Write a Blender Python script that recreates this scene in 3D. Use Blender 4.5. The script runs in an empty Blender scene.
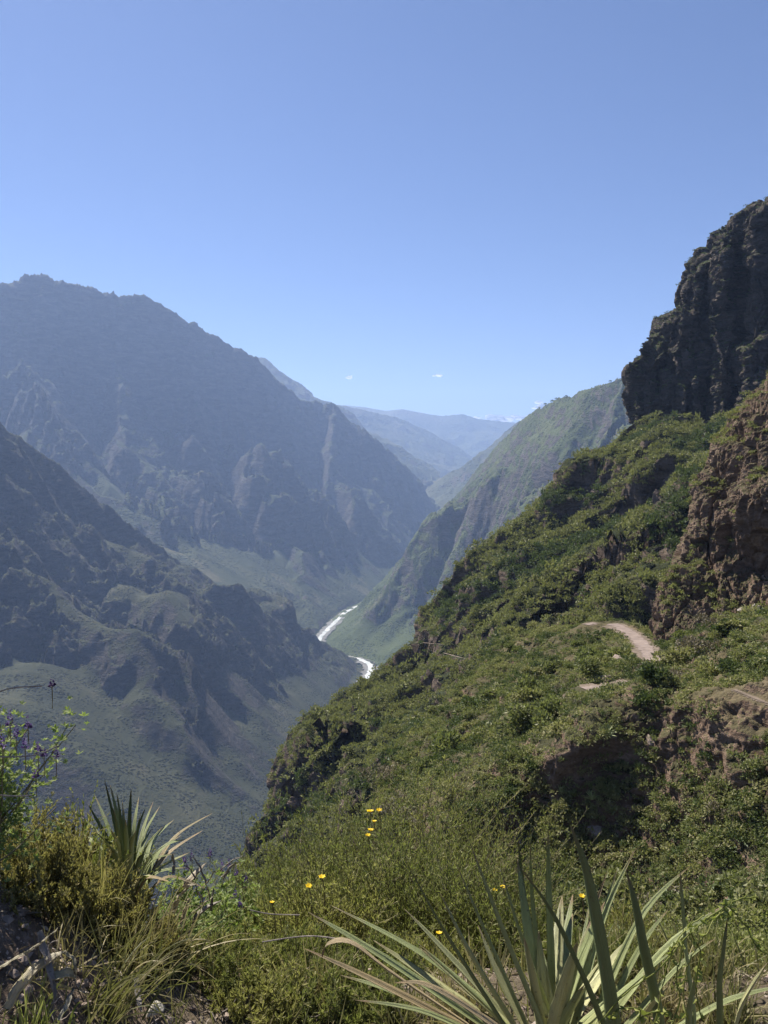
import bpy, math, random
import numpy as np
from mathutils import Vector
from mathutils.bvhtree import BVHTree

rng = np.random.default_rng(7)
random.seed(7)
scene = bpy.context.scene
COL = scene.collection

# ------------------------------------------------------------------ camera
F = 796.0
PITCH = math.atan(62.0 / F)
cp, sp = math.cos(PITCH), math.sin(PITCH)
cam_d = bpy.data.cameras.new('camera')
cam = bpy.data.objects.new('camera', cam_d)
COL.objects.link(cam)
cam.location = (0, 0, 0)
cam.rotation_euler = (math.pi / 2 - PITCH, 0, 0)
cam_d.sensor_fit = 'VERTICAL'
cam_d.sensor_height = 36.0
cam_d.lens = 36.0 * F / 1024.0
cam_d.clip_start = 0.05
cam_d.clip_end = 120000
scene.camera = cam


def ray(px, py):
    a = (px - 384.0) / F
    b = (512.0 - py) / F
    return np.array([a, cp + b * sp, -sp + b * cp])


def P(px, py, d):
    """the point that lies d metres ahead (along +y) and is seen at that place"""
    r = ray(px, py)
    return r * (d / r[1])


# ------------------------------------------------------------------ noise
def _h(i, j, k, s):
    n = (i * 374761393 + j * 668265263 + k * 2147483647 % 1000003 * 1274126177 + s * 974634777) & 0xffffffff
    n = ((n ^ (n >> 13)) * 1274126177) & 0xffffffff
    n = ((n ^ (n >> 16)) * 2246822519) & 0xffffffff
    return (n ^ (n >> 15)) & 0xffff


_ang = rng.normal(size=(65536, 3))
_ang /= np.linalg.norm(_ang, axis=1)[:, None]


def noise3(p, seed=0):
    p = np.asarray(p, float)
    i = np.floor(p).astype(np.int64)
    f = p - i
    u = f * f * f * (f * (f * 6 - 15) + 10)
    out = np.zeros(p.shape[:-1])
    for a in (0, 1):
        wa = u[..., 0] if a else 1 - u[..., 0]
        for b in (0, 1):
            wb = u[..., 1] if b else 1 - u[..., 1]
            for c in (0, 1):
                wc = u[..., 2] if c else 1 - u[..., 2]
                g = _ang[_h(i[..., 0] + a, i[..., 1] + b, i[..., 2] + c, seed)]
                dd = g[..., 0] * (f[..., 0] - a) + g[..., 1] * (f[..., 1] - b) + g[..., 2] * (f[..., 2] - c)
                out += wa * wb * wc * dd
    return out * 1.5


def fbm(p, oct=5, seed=0, gain=0.5, lac=2.03, ridged=False):
    a, s, t = 1.0, 0.0, 0.0
    p = np.asarray(p, float)
    for o in range(oct):
        n = noise3(p, seed + o)
        if ridged:
            n = 1 - 2 * np.abs(n)
        s = s + a * n
        t += a
        a *= gain
        p = p * lac + 17.3
    return s / t


def P2(x, y, z=None):
    return np.stack([x, y, np.zeros_like(x) if z is None else z], -1)


def sstep(a, b, x):
    t = np.clip((x - a) / (b - a), 0, 1)
    return t * t * (3 - 2 * t)


def cells(p, seed=0, jit=0.9):
    """cell noise: (random value of the nearest cell, distance to the border)"""
    p = np.asarray(p, float)
    b = np.floor(p).astype(np.int64)
    f1 = np.full(p.shape[:-1], 9.0); f2 = f1.copy(); v = np.zeros(p.shape[:-1])
    for a in (-1, 0, 1):
        for c in (-1, 0, 1):
            for e in (-1, 0, 1):
                q = b + np.array([a, c, e])
                h = _h(q[..., 0], q[..., 1], q[..., 2], seed)
                o = q + 0.5 + jit * 0.5 * _ang[h]
                d = np.linalg.norm(p - o, axis=-1)
                k = d < f1
                f2 = np.where(k, f1, np.minimum(f2, d))
                v = np.where(k, h / 65535.0, v)
                f1 = np.where(k, d, f1)
    return v, f2 - f1


# ------------------------------------------------------------------ mesh helpers
def tag(o, label=None, cat=None, group=None, kind=None):
    if label: o['label'] = label
    if cat: o['category'] = cat
    if group: o['group'] = group
    if kind: o['kind'] = kind
    return o


def mesh_data(name, V, F_, mat=None, smooth=False):
    V = np.asarray(V, np.float32)
    me = bpy.data.meshes.new(name)
    groups = F_ if isinstance(F_, list) else [F_]
    groups = [np.asarray(g, np.int32) for g in groups if len(g)]
    nl = sum(g.size for g in groups)
    nf = sum(len(g) for g in groups)
    me.vertices.add(len(V))
    me.vertices.foreach_set('co', V.ravel())
    me.loops.add(nl)
    me.loops.foreach_set('vertex_index', np.concatenate([g.ravel() for g in groups]))
    me.polygons.add(nf)
    tot = np.concatenate([np.full(len(g), g.shape[1], np.int32) for g in groups])
    start = np.concatenate([[0], np.cumsum(tot)[:-1]]).astype(np.int32)
    me.polygons.foreach_set('loop_start', start)
    me.polygons.foreach_set('loop_total', tot)
    me.polygons.foreach_set('use_smooth', np.full(nf, smooth, bool))
    me.update(calc_edges=True)
    if mat: me.materials.append(mat)
    return me


def obj(name, V, F_, mat, parent=None, smooth=False):
    o = bpy.data.objects.new(name, mesh_data(name, V, F_, mat, smooth))
    COL.objects.link(o)
    if parent: o.parent = parent
    return o


def empty(name, loc=(0, 0, 0)):
    o = bpy.data.objects.new(name, None)
    o.location = Vector(loc)
    o.empty_display_size = 0.1
    COL.objects.link(o)
    return o


def grid_faces(nr, nc):
    i = np.arange(nr - 1)[:, None] * nc + np.arange(nc - 1)[None, :]
    return np.stack([i, i + 1, i + 1 + nc, i + nc], -1).reshape(-1, 4)


def grid_normals(G):
    du = np.gradient(G, axis=1)
    dv = np.gradient(G, axis=0)
    n = np.cross(du, dv)
    return n / (np.linalg.norm(n, axis=-1, keepdims=True) + 1e-9)


def catmull(C, n):
    """C (k, ..., 3) -> (n, ..., 3)"""
    k = len(C)
    t = np.linspace(0, k - 1, n)
    i = np.minimum(t.astype(int), k - 2)
    f = (t - i).reshape((-1,) + (1,) * (C.ndim - 1))
    p0 = C[np.maximum(i - 1, 0)]; p1 = C[i]; p2 = C[i + 1]; p3 = C[np.minimum(i + 2, k - 1)]
    m1 = (p2 - p0) * 0.5; m2 = (p3 - p1) * 0.5
    return (2 * f**3 - 3 * f**2 + 1) * p1 + (f**3 - 2 * f**2 + f) * m1 + (-2 * f**3 + 3 * f**2) * p2 + (f**3 - f**2) * m2


def loft(rows, nr, nc):
    C = np.array([[P(*q) if len(q) == 3 else np.array(q[:3], float) for q in r] for r in rows])
    return catmull(catmull(C, nr).swapaxes(0, 1), nc).swapaxes(0, 1)


def orient(G):
    """normals that look at the camera side on the whole"""
    n = grid_normals(G)
    k = slice(G.shape[0] // 3, None)
    if np.mean(n[k, :, 2]) - np.mean(np.sum(n[k] * G[k], -1) / np.linalg.norm(G[k], axis=-1)) < 0:
        n = -n
    return n


class Surf:
    """a grid surface with a ray finder"""
    def __init__(self, G):
        self.G = G
        self.n = orient(G)
        self.bvh = BVHTree.FromPolygons(G.reshape(-1, 3).tolist(), grid_faces(*G.shape[:2]).tolist())

    def hit(self, px, py):
        r = ray(px, py)
        h = self.bvh.ray_cast(Vector((0, 0, 0)), Vector(r / np.linalg.norm(r)))
        return None if h[0] is None else (np.array(h[0]), np.array(h[1]))

    def down(self, x, y, z0=2000.0):
        h = self.bvh.ray_cast(Vector((x, y, z0)), Vector((0, 0, -1)))
        return None if h[0] is None else np.array(h[0])

    def sample(self, n, power=0.0, mask=None):
        """random surface points; weight = area / distance**power"""
        G = self.G
        c = (G[:-1, :-1] + G[1:, 1:] + G[1:, :-1] + G[:-1, 1:]) / 4
        a = np.linalg.norm(np.cross(G[1:, 1:] - G[:-1, :-1], G[1:, :-1] - G[:-1, 1:]), axis=-1) / 2
        w = a / np.linalg.norm(c, axis=-1) ** power
        nn = self.n[:-1, :-1]
        if mask is not None:
            w = w * mask(c, nn)
        w = w.ravel() / w.sum()
        idx = rng.choice(w.size, n, p=w)
        i, j = np.unravel_index(idx, a.shape)
        u, v = rng.random((2, n, 1))
        p = G[i, j] * (1 - u) * (1 - v) + G[i + 1, j] * u * (1 - v) + G[i, j + 1] * (1 - u) * v + G[i + 1, j + 1] * u * v
        return p, nn[i, j]


def to_px(p):
    p = np.asarray(p)
    z = p[..., 1] * cp - p[..., 2] * sp
    return 384 + F * p[..., 0] / z, 512 - F * (p[..., 1] * sp + p[..., 2] * cp) / z


# ------------------------------------------------------------------ materials
class NT:
    def __init__(self, name):
        self.m = bpy.data.materials.new(name)
        self.m.use_nodes = True
        self.t = self.m.node_tree
        self.t.nodes.clear()
        self.out = self.t.nodes.new('ShaderNodeOutputMaterial')

    def n(self, typ, **kw):
        nd = self.t.nodes.new('ShaderNode' + typ)
        for k, v in kw.items():
            if k.startswith('i_'):
                key = k[2:]
                key = int(key) if key.isdigit() else key
                self.set(nd.inputs[key], v)
            else:
                setattr(nd, k, v)
        return nd

    def set(self, sock, v):
        if hasattr(v, 'is_output'):
            self.t.links.new(v, sock)
        else:
            sock.default_value = v

    def coords(self, scale=(1, 1, 1)):
        c = self.n('TexCoord')
        mp = self.n('Mapping')
        self.set(mp.inputs[0], c.outputs['Object'])
        mp.inputs['Scale'].default_value = scale
        return mp.outputs[0]

    def noise(self, vec, scale, detail=5, rough=0.6, dist=0.0):
        nd = self.n('TexNoise')
        self.set(nd.inputs['Vector'], vec)
        nd.inputs['Scale'].default_value = scale
        nd.inputs['Detail'].default_value = detail
        nd.inputs['Roughness'].default_value = rough
        nd.inputs['Distortion'].default_value = dist
        return nd.outputs[0]

    def vor(self, vec, scale, feature='F1', out=0, rnd=1.0):
        nd = self.n('TexVoronoi', feature=feature)
        self.set(nd.inputs['Vector'], vec)
        nd.inputs['Scale'].default_value = scale
        nd.inputs['Randomness'].default_value = rnd
        return nd.outputs[out]

    def math(self, op, a, b=0.0, c=0.0, clamp=False):
        nd = self.n('Math', operation=op, use_clamp=clamp)
        self.set(nd.inputs[0], a); self.set(nd.inputs[1], b); self.set(nd.inputs[2], c)
        return nd.outputs[0]

    def rng(self, v, a, b, lo=0.0, hi=1.0):
        nd = self.n('MapRange', clamp=True, interpolation_type='SMOOTHSTEP')
        self.set(nd.inputs[0], v)
        for i, x in enumerate((a, b, lo, hi)):
            nd.inputs[i + 1].default_value = x
        return nd.outputs[0]

    def mix(self, f, a, b, mode='MIX'):
        nd = self.n('Mix', data_type='RGBA', blend_type=mode)
        self.set(nd.inputs[0], f)
        for s, v in ((nd.inputs[6], a), (nd.inputs[7], b)):
            self.set(s, v if hasattr(v, 'is_output') else (*v, 1.0))
        return nd.outputs[2]

    def ramp(self, v, stops):
        nd = self.n('ValToRGB')
        self.set(nd.inputs[0], v)
        e = nd.color_ramp.elements
        while len(e) < len(stops): e.new(0.5)
        for el, (p, c) in zip(e, stops):
            el.position = p
            el.color = (*c, 1)
        return nd.outputs[0]

    def bump(self, h, dist, strength=1.0):
        nd = self.n('Bump')
        self.set(nd.inputs['Height'], h)
        nd.inputs['Distance'].default_value = dist
        nd.inputs['Strength'].default_value = strength
        return nd.outputs[0]

    def done(self, shader):
        self.t.links.new(shader, self.out.inputs[0])
        return self.m


def terrain_mat(name, veg, rock, unit, lo=0.55, hi=0.75, dry=None, bush=0.55, bump=1.0, patch=1.0):
    """vegetation on gentle ground, rock on steep ground; unit = size in metres of the grain"""
    t = NT(name)
    co = t.coords()
    geo = t.n('NewGeometry')
    sx = t.n('SeparateXYZ'); t.set(sx.inputs[0], geo.outputs['Normal'])
    big = t.noise(co, 1 / (unit * 40), 6, 0.62)
    mid = t.noise(co, 1 / (unit * 9), 5, 0.65)
    fine = t.noise(co, 1 / unit, 4, 0.7)
    s = t.math('ADD', sx.outputs[2], t.math('MULTIPLY', t.math('SUBTRACT', mid, 0.5), 0.55))
    s = t.math('ADD', s, t.math('MULTIPLY', t.math('SUBTRACT', big, 0.5), 0.45 * patch))
    f = t.rng(s, lo, hi)
    vc = t.ramp(big, [(0.3, veg[0]), (0.52, veg[1]), (0.7, veg[2])])
    if dry:
        vc = t.mix(t.rng(t.noise(co, 1 / (unit * 22), 6, 0.7), 0.55, 0.7), vc, dry)
    v = t.vor(co, 1 / (unit * 1.6))
    dots = t.rng(v, 0.25, 0.5, 1, 0)
    dots = t.math('MULTIPLY', dots, t.rng(t.noise(co, 1 / (unit * 14), 4, 0.6), 0.4, 0.55))
    vc = t.mix(t.math('MULTIPLY', dots, bush), vc, (veg[0][0] * 0.5, veg[0][1] * 0.55, veg[0][2] * 0.5))
    cs = t.coords((1, 1, 3.2))
    st = t.noise(cs, 1 / (unit * 7), 7, 0.7, 0.6)
    rc = t.ramp(st, [(0.32, rock[0]), (0.5, rock[1]), (0.68, rock[2])])
    rc = t.mix(t.rng(fine, 0.5, 0.75, 0, 0.35), rc, veg[0])
    c = t.mix(f, rc, vc)
    c = t.mix(t.rng(fine, 0.3, 0.7, 0.0, 0.35), c, t.mix(0.5, c, (0.02, 0.02, 0.018)))
    h = t.math('ADD', t.math('MULTIPLY', fine, 0.5), t.math('MULTIPLY', t.math('MULTIPLY', dots, f), 0.7))
    h = t.math('ADD', h, t.math('MULTIPLY', st, t.math('MULTIPLY', t.math('SUBTRACT', 1.0, f), 2.0)))
    b = t.n('BsdfPrincipled')
    t.set(b.inputs['Base Color'], c)
    b.inputs['Roughness'].default_value = 0.95
    b.inputs['Specular IOR Level'].default_value = 0.1
    t.set(b.inputs['Normal'], t.bump(h, unit * bump))
    return t.done(b.outputs[0])


def leaf_mat(name, c0, c1, c2=None, trans=0.35, rough=0.55, spec=0.3, objvar=0.5):
    t = NT(name)
    geo = t.n('NewGeometry')
    oi = t.n('ObjectInfo')
    r = t.math('ADD', t.math('MULTIPLY', geo.outputs['Random Per Island'], 1 - objvar), t.math('MULTIPLY', oi.outputs['Random'], objvar))
    stops = [(0.1, c0), (0.9, c1)] if c2 is None else [(0.1, c0), (0.55, c1), (0.92, c2)]
    c = t.ramp(r, stops)
    b = t.n('BsdfPrincipled')
    t.set(b.inputs['Base Color'], c)
    b.inputs['Roughness'].default_value = rough
    b.inputs['Specular IOR Level'].default_value = spec
    tr = t.n('BsdfTranslucent')
    t.set(tr.inputs[0], t.mix(0.5, c, (c1[0] * 1.3, c1[1] * 1.5, c1[2] * 0.7)))
    m = t.n('MixShader')
    m.inputs[0].default_value = trans
    t.set(m.inputs[1], b.outputs[0]); t.set(m.inputs[2], tr.outputs[0])
    return t.done(m.outputs[0])


def plain_mat(name, c0, c1, scale, rough=0.8, bump=0.0, stretch=(1, 1, 1), spec=0.2):
    t = NT(name)
    co = t.coords(stretch)
    n = t.noise(co, scale, 6, 0.65)
    b = t.n('BsdfPrincipled')
    t.set(b.inputs['Base Color'], t.ramp(n, [(0.3, c0), (0.7, c1)]))
    b.inputs['Roughness'].default_value = rough
    b.inputs['Specular IOR Level'].default_value = spec
    if bump: t.set(b.inputs['Normal'], t.bump(n, bump))
    return t.done(b.outputs[0])


# ------------------------------------------------------------------ light, sky, air
SUN_AZ, SUN_EL = math.radians(-38), math.radians(53)
world = bpy.data.worlds.new('World')
scene.world = world
world.use_nodes = True
wt = world.node_tree
bg = wt.nodes['Background']
sky = wt.nodes.new('ShaderNodeTexSky')
sky.sky_type = 'NISHITA'
sky.sun_disc = False
sky.sun_elevation = SUN_EL
sky.sun_rotation = SUN_AZ
sky.altitude = 2500
sky.air_density = 1.0
sky.dust_density = 2.0
sky.ozone_density = 3.0
tint = wt.nodes.new('ShaderNodeMix')
tint.data_type = 'RGBA'
tint.blend_type = 'MULTIPLY'
tint.inputs[0].default_value = 1.0
wt.links.new(sky.outputs[0], tint.inputs[6])
tint.inputs[7].default_value = (0.9, 0.95, 1.13, 1)
wt.links.new(tint.outputs[2], bg.inputs[0])
bg.inputs[1].default_value = 0.047
sun_d = bpy.data.lights.new('sun', 'SUN')
sun = bpy.data.objects.new('sun', sun_d)
COL.objects.link(sun)
sun_d.energy = 5.0
sun_d.angle = math.radians(0.53)
sun_d.color = (1.0, 0.95, 0.86)
sdir = Vector((math.sin(SUN_AZ) * math.cos(SUN_EL), math.cos(SUN_AZ) * math.cos(SUN_EL), math.sin(SUN_EL)))
sun.rotation_euler = sdir.to_track_quat('Z', 'Y').to_euler()
sun.location = (0, 0, 50)

vs = scene.view_settings
vs.view_transform = 'Standard'
vs.look = 'None'
vs.gamma = 1.0
vs.use_curve_mapping = False
vs.exposure = 1.1
scene.cycles.use_denoising = True
scene.cycles.max_bounces = 5
scene.cycles.diffuse_bounces = 2
scene.cycles.glossy_bounces = 1
scene.cycles.transmission_bounces = 2
scene.cycles.volume_bounces = 1
scene.cycles.transparent_max_bounces = 6
scene.cycles.sample_clamp_indirect = 4.0

HAZE = 0.66e-4
hb0, hb1 = np.array([-9000.0, -6000.0, -1100.0]), np.array([9000.0, 18500.0, 1330.0])
hv = np.array([[x, y, z] for z in (hb0[2], hb1[2]) for y in (hb0[1], hb1[1]) for x in (hb0[0], hb1[0])])
hf = np.array([[0, 2, 3, 1], [4, 5, 7, 6], [0, 1, 5, 4], [2, 6, 7, 3], [0, 4, 6, 2], [1, 3, 7, 5]])
hm = NT('haze_air')
pv = hm.n('VolumePrincipled')
pv.inputs['Color'].default_value = (0.45, 0.62, 1.0, 1)
pv.inputs['Density'].default_value = HAZE
pv.inputs['Anisotropy'].default_value = 0.25
hm.t.links.new(pv.outputs[0], hm.out.inputs['Volume'])
tag(obj('haze', hv, hf, hm.m), 'thin blue haze filling the canyon air', 'haze', kind='stuff')

# ------------------------------------------------------------------ far terrain: ridges with slopes, gullies and crags
FLOOR = -752.0


RIV = None


def river_dist(X, Y):
    best = np.full(X.shape, 1e9)
    for a, b in zip(RIV[:-1], RIV[1:]):
        ab = b - a
        t = np.clip(((X - a[0]) * ab[0] + (Y - a[1]) * ab[1]) / (ab @ ab), 0, 1)
        best = np.minimum(best, np.hypot(X - a[0] - t * ab[0], Y - a[1] - t * ab[1]))
    return best


def base_height(X, Y, ridges, seed, warp=(90, 700)):
    q = P2(X / warp[1], Y / warp[1])
    WX = X + warp[0] * fbm(q, 3, seed)
    WY = Y + warp[0] * fbm(q, 3, seed + 20)
    H = np.full(X.shape, -1e9)
    D = np.full(X.shape, 1e9)
    modu = np.clip(1 + 0.9 * fbm(P2(X / 380, Y / 380), 3, seed + 40), 0.25, 2.0)
    for ri, (pts, s1, d1, s2) in enumerate(ridges):
        pts = np.array([P(*p) for p in pts])
        for a, b in zip(pts[:-1], pts[1:]):
            ab = (b - a)[:2]
            L = np.linalg.norm(ab)
            t = np.clip(((WX - a[0]) * ab[0] + (WY - a[1]) * ab[1]) / (L * L), 0, 1)
            dist = np.hypot(WX - a[0] - t * ab[0], WY - a[1] - t * ab[1])
            h = a[2] + t * (b[2] - a[2]) - s1 * np.minimum(dist, d1 * modu) - s2 * np.maximum(dist - d1 * modu, 0)
            k = h > H
            H = np.where(k, h, H)
            if ri == 0: D = np.minimum(D, dist)
    H = H + (60 * fbm(P2(X / 480, Y / 480), 4, seed + 61, ridged=True) - 20) * np.clip(D / 350, 0.1, 1)
    return H, D


def carve(H, X, Y, floor=FLOOR):
    H = np.logaddexp(H / 5, floor / 5) * 5
    if RIV is not None:
        dr = river_dist(X, Y)
        H = np.minimum(H, floor + 1.25 * np.clip(dr - 34, 0, 260) + 1.9 * np.maximum(dr - 292, 0))
    return H


def erode(H, dx, iters=14, K=0.0052, m=0.5, hold=0.35, noise=10, seed=3):
    """stream-power erosion, so that gullies and spurs branch as real ones do"""
    ny, nx = H.shape
    H0 = H.ravel().copy()
    h = H0 + noise * rng.normal(size=H0.size)
    idx = np.arange(ny * nx).reshape(ny, nx)
    offs = [(-1, -1), (-1, 0), (-1, 1), (0, -1), (0, 1), (1, -1), (1, 0), (1, 1)]
    pad_i = np.pad(idx, 1, mode='edge')
    nb = [pad_i[1 + a:1 + a + ny, 1 + b:1 + b + nx].ravel() for a, b in offs]
    ln = [dx * math.hypot(a, b) for a, b in offs]
    own = idx.ravel()
    for it in range(iters):
        h = h + hold * (H0 - h)
        best = np.zeros(h.size); rcv = own.copy(); rl = np.full(h.size, dx)
        for q, l in zip(nb, ln):
            s = (h - h[q]) / l
            k = s > best
            best = np.where(k, s, best); rcv = np.where(k, q, rcv); rl = np.where(k, l, rl)
        order = np.argsort(h)
        A = [dx * dx] * h.size
        rc = rcv.tolist()
        for i in order[::-1].tolist():
            r = rc[i]
            if r != i: A[r] += A[i]
        f = (K * np.array(A) ** m / rl * 10.0)
        fl_ = f.tolist(); hl = h.tolist()
        for i in order.tolist():
            r = rc[i]
            if r != i:
                k = fl_[i]
                hl[i] = (hl[i] + k * hl[r]) / (1 + k)
        h = np.array(hl)
        # loose ground slides
        g = h.reshape(ny, nx)
        p = np.pad(g, 1, mode='edge')
        lap = (p[:-2, 1:-1] + p[2:, 1:-1] + p[1:-1, :-2] + p[1:-1, 2:]) / 4 - g
        h = (g + 0.16 * lap).ravel()
    return h.reshape(ny, nx)


def bilin(G, x0, y0, dx, X, Y):
    ny, nx = G.shape
    u = np.clip((X - x0) / dx, 0, nx - 1.001); v = np.clip((Y - y0) / dx, 0, ny - 1.001)
    i = u.astype(int); j = v.astype(int); u = u - i; v = v - j
    return (G[j, i] * (1 - u) + G[j, i + 1] * u) * (1 - v) + (G[j + 1, i] * (1 - u) + G[j + 1, i + 1] * u) * v


DELTA = None


def ridge_terrain(ridges, pxr, dr, npx, nd, seed, warp=(90, 700), crag=14.0, floor=FLOOR, rough=26.0, lam=420.0, crest=0.35, cut=1.0, side=0, jag=0.0, ribs=None):
    """ridges: (points, s1, d1, s2): steep s1 for d1 metres below the crest, then s2"""
    px = np.linspace(pxr[0], pxr[1], npx)
    d = np.geomspace(dr[0], dr[1], nd)
    Y, A = np.meshgrid(d, (px - 384) / F, indexing='ij')
    X = A * Y
    H, D = base_height(X, Y, ridges, seed, warp)
    H = carve(H, X, Y, floor)
    if DELTA is not None and cut:
        H = H + bilin(*COARSE, X, Y) + cut * bilin(*DELTA, X, Y)
        H = carve(H, X, Y, floor)
    gy = np.gradient(H, axis=0) / np.gradient(Y, axis=0)
    gx = np.gradient(H, axis=1) / np.gradient(X, axis=1)
    st = np.hypot(gx, gy)
    rock = sstep(-0.2, 0.3, fbm(P2(X / lam, Y / lam), 4, seed + 88) + (st - 0.95) * 1.1 + crest - D / (lam * 2.5))
    rock *= sstep(floor + 5, floor + 40, H)
    r = fbm(P2(X / (rough * 6), Y / (rough * 6), H / (rough * 9)), 6, seed + 90, 0.55, ridged=True)
    H = H + rough * (r - 0.3) * (0.04 + 0.96 * rock) * np.clip(D / 120, 0.5, 1)
    cr = fbm(P2(X / (crag * 3.5), Y / (crag * 3.5), H / (crag * 5)), 4, seed + 95, 0.55, ridged=True)
    H = H + crag * (cr - 0.3) * (0.03 + 0.97 * rock)
    if ribs:
        dx_, dy_, ra, rl = ribs
        wx = X + 0.5 * rl * fbm(P2(X / (2 * rl), Y / (2 * rl)), 3, seed + 81)
        r2 = fbm(P2((wx * -dy_ + Y * dx_) / rl, (wx * dx_ + Y * dy_) / (4.5 * rl)), 4, seed + 82, 0.5, ridged=True)
        H = H + ra * (r2 - 0.3) * np.clip(rock * 1.3, 0, 1) * np.clip(D / 160, 0.15, 1) * sstep(floor + 10, floor + 160, H)
    if jag:
        j = fbm(P2(X / 170, Y / 170), 5, seed + 93, 0.6, ridged=True)
        v, e = cells(P2(X / 60, Y / 60), seed + 94)
        H = H + jag * ((j - 0.3) + 0.35 * (v - 0.5)) * np.exp(-(D / 170) ** 2)
    H = np.maximum(H, floor - 6)
    if side:
        o = np.argsort(RIV[:, 1])
        xr = np.interp(Y, RIV[o, 1], RIV[o, 0])
        H = np.where((X - xr) * side < -26, floor - 45, H)
    return np.stack([X, Y, H], -1)


def terrain(name, G, mat, label, cat, kind='structure', smooth=True):
    o = obj(name, G.reshape(-1, 3), grid_faces(*G.shape[:2])[:, ::-1], mat, smooth=smooth)
    return tag(o, label, cat, kind=kind)


M_left = terrain_mat('steep_mountain_ground', [(0.03, 0.036, 0.018), (0.052, 0.06, 0.028), (0.085, 0.088, 0.042)],
                     [(0.035, 0.032, 0.03), (0.07, 0.06, 0.052), (0.12, 0.1, 0.085)], 10, 0.58, 0.78, dry=(0.12, 0.11, 0.06))
M_mid = terrain_mat('valley_slope_ground', [(0.04, 0.052, 0.022), (0.07, 0.083, 0.034), (0.1, 0.105, 0.048)],
                    [(0.04, 0.035, 0.032), (0.08, 0.068, 0.06), (0.14, 0.115, 0.1)], 5, 0.56, 0.74, dry=(0.12, 0.11, 0.065))
M_dull = terrain_mat('dull_slope_ground', [(0.026, 0.03, 0.017), (0.048, 0.052, 0.028), (0.075, 0.074, 0.042)],
                     [(0.03, 0.027, 0.026), (0.06, 0.052, 0.048), (0.11, 0.095, 0.085)], 4, 0.6, 0.8, dry=(0.095, 0.085, 0.055), bush=0.9, bump=1.4)
M_green = terrain_mat('sunny_slope_ground', [(0.042, 0.055, 0.022), (0.075, 0.092, 0.036), (0.11, 0.12, 0.055)],
                      [(0.05, 0.044, 0.04), (0.09, 0.078, 0.068), (0.15, 0.125, 0.11)], 6, 0.36, 0.54, dry=(0.13, 0.125, 0.07))
M_far = terrain_mat('far_mountain_ground', [(0.05, 0.058, 0.03), (0.08, 0.085, 0.045), (0.12, 0.105, 0.07)],
                    [(0.06, 0.05, 0.042), (0.11, 0.085, 0.07), (0.16, 0.12, 0.1)], 22, 0.5, 0.75)

# main mountain across the canyon
L5 = [([(-260, 330, 4300), (-120, 315, 4400), (0, 290, 4500), (45, 278, 4600), (90, 291, 4720), (140, 299, 4850), (200, 331, 5050), (250, 358, 5250), (300, 402, 5600), (335, 407, 5800),
        (350, 425, 5900), (362, 446, 6000), (392, 456, 6200), (412, 486, 6500), (446, 518, 7000)], 1.55, 520, 0.62),
      ([(190, 380, 4700), (205, 450, 4300), (240, 540, 4000), (300, 610, 3720)], 1.2, 130, 0.75),
      ([(335, 407, 5800), (322, 470, 5000), (318, 540, 4500), (342, 600, 4000)], 1.25, 140, 0.72),
      ([(22, 352, 4080), (40, 395, 3880), (60, 430, 3700), (100, 478, 3450), (170, 512, 3400), (215, 545, 3480), (255, 590, 3500), (300, 632, 3360)], 1.1, 110, 0.62),
      ([(362, 446, 6000), (390, 500, 5500), (395, 545, 5100)], 1.2, 140, 0.72),
      ([(118, 360, 4430), (122, 400, 4250), (130, 450, 4000), (150, 500, 3700)], 1.2, 120, 0.7)]
# nearer ridge on the left with grassy slopes and dark rock
L3 = [([(-260, 300, 1900), (-120, 372, 2050), (0, 422, 2180), (20, 440, 2230), (45, 457, 2280), (100, 502, 2380), (150, 541, 2470), (200, 581, 2560), (240, 601, 2620), (265, 607, 2660), (320, 641, 2740), (352, 668, 2775)], 1.6, 170, 0.5),
      ([(20, 440, 2230), (70, 530, 2120), (130, 600, 2020), (185, 645, 1930), (240, 690, 1890), (292, 738, 1840)], 1.5, 120, 0.6),
      ([(240, 601, 2620), (285, 640, 2450), (322, 690, 2330)], 1.2, 60, 0.6),
      ([(-200, 480, 1800), (-100, 550, 1700), (0, 630, 1620), (70, 695, 1540), (150, 770, 1440), (235, 850, 1380)], 0.5, 200, 0.5)]
# sunlit slope on the right side of the canyon
R5 = [([(800, 330, 2300), (700, 352, 2450), (630, 381, 2600), (600, 389, 2680), (560, 403, 2950), (520, 426, 3300), (500, 446, 3550), (470, 481, 3850), (440, 528, 4000), (400, 566, 3850), (346, 613, 3620)], 1.2, 130, 0.64),
      ([(560, 403, 2950), (520, 460, 2900), (490, 500, 3100), (440, 545, 3350)], 1.3, 90, 0.62),
      ([(630, 381, 2600), (590, 450, 2350), (540, 520, 2250), (480, 580, 2300), (420, 640, 2500)], 1.2, 80, 0.62)]


def onz(px, py, z):
    r = ray(px, py)
    return r * (z / r[2])


rz = FLOOR + 5
RV = np.array([onz(px, py, rz) for px, py in ((470, 552), (440, 566), (410, 580), (385, 593), (362, 604), (346, 612), (338, 619), (328, 629), (319, 640), (322, 650), (340, 656), (358, 659), (369, 664), (370, 672), (364, 682), (352, 700), (340, 740), (330, 800), (320, 900))])
RIV = catmull(RV, 60)[:, :2]

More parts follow.
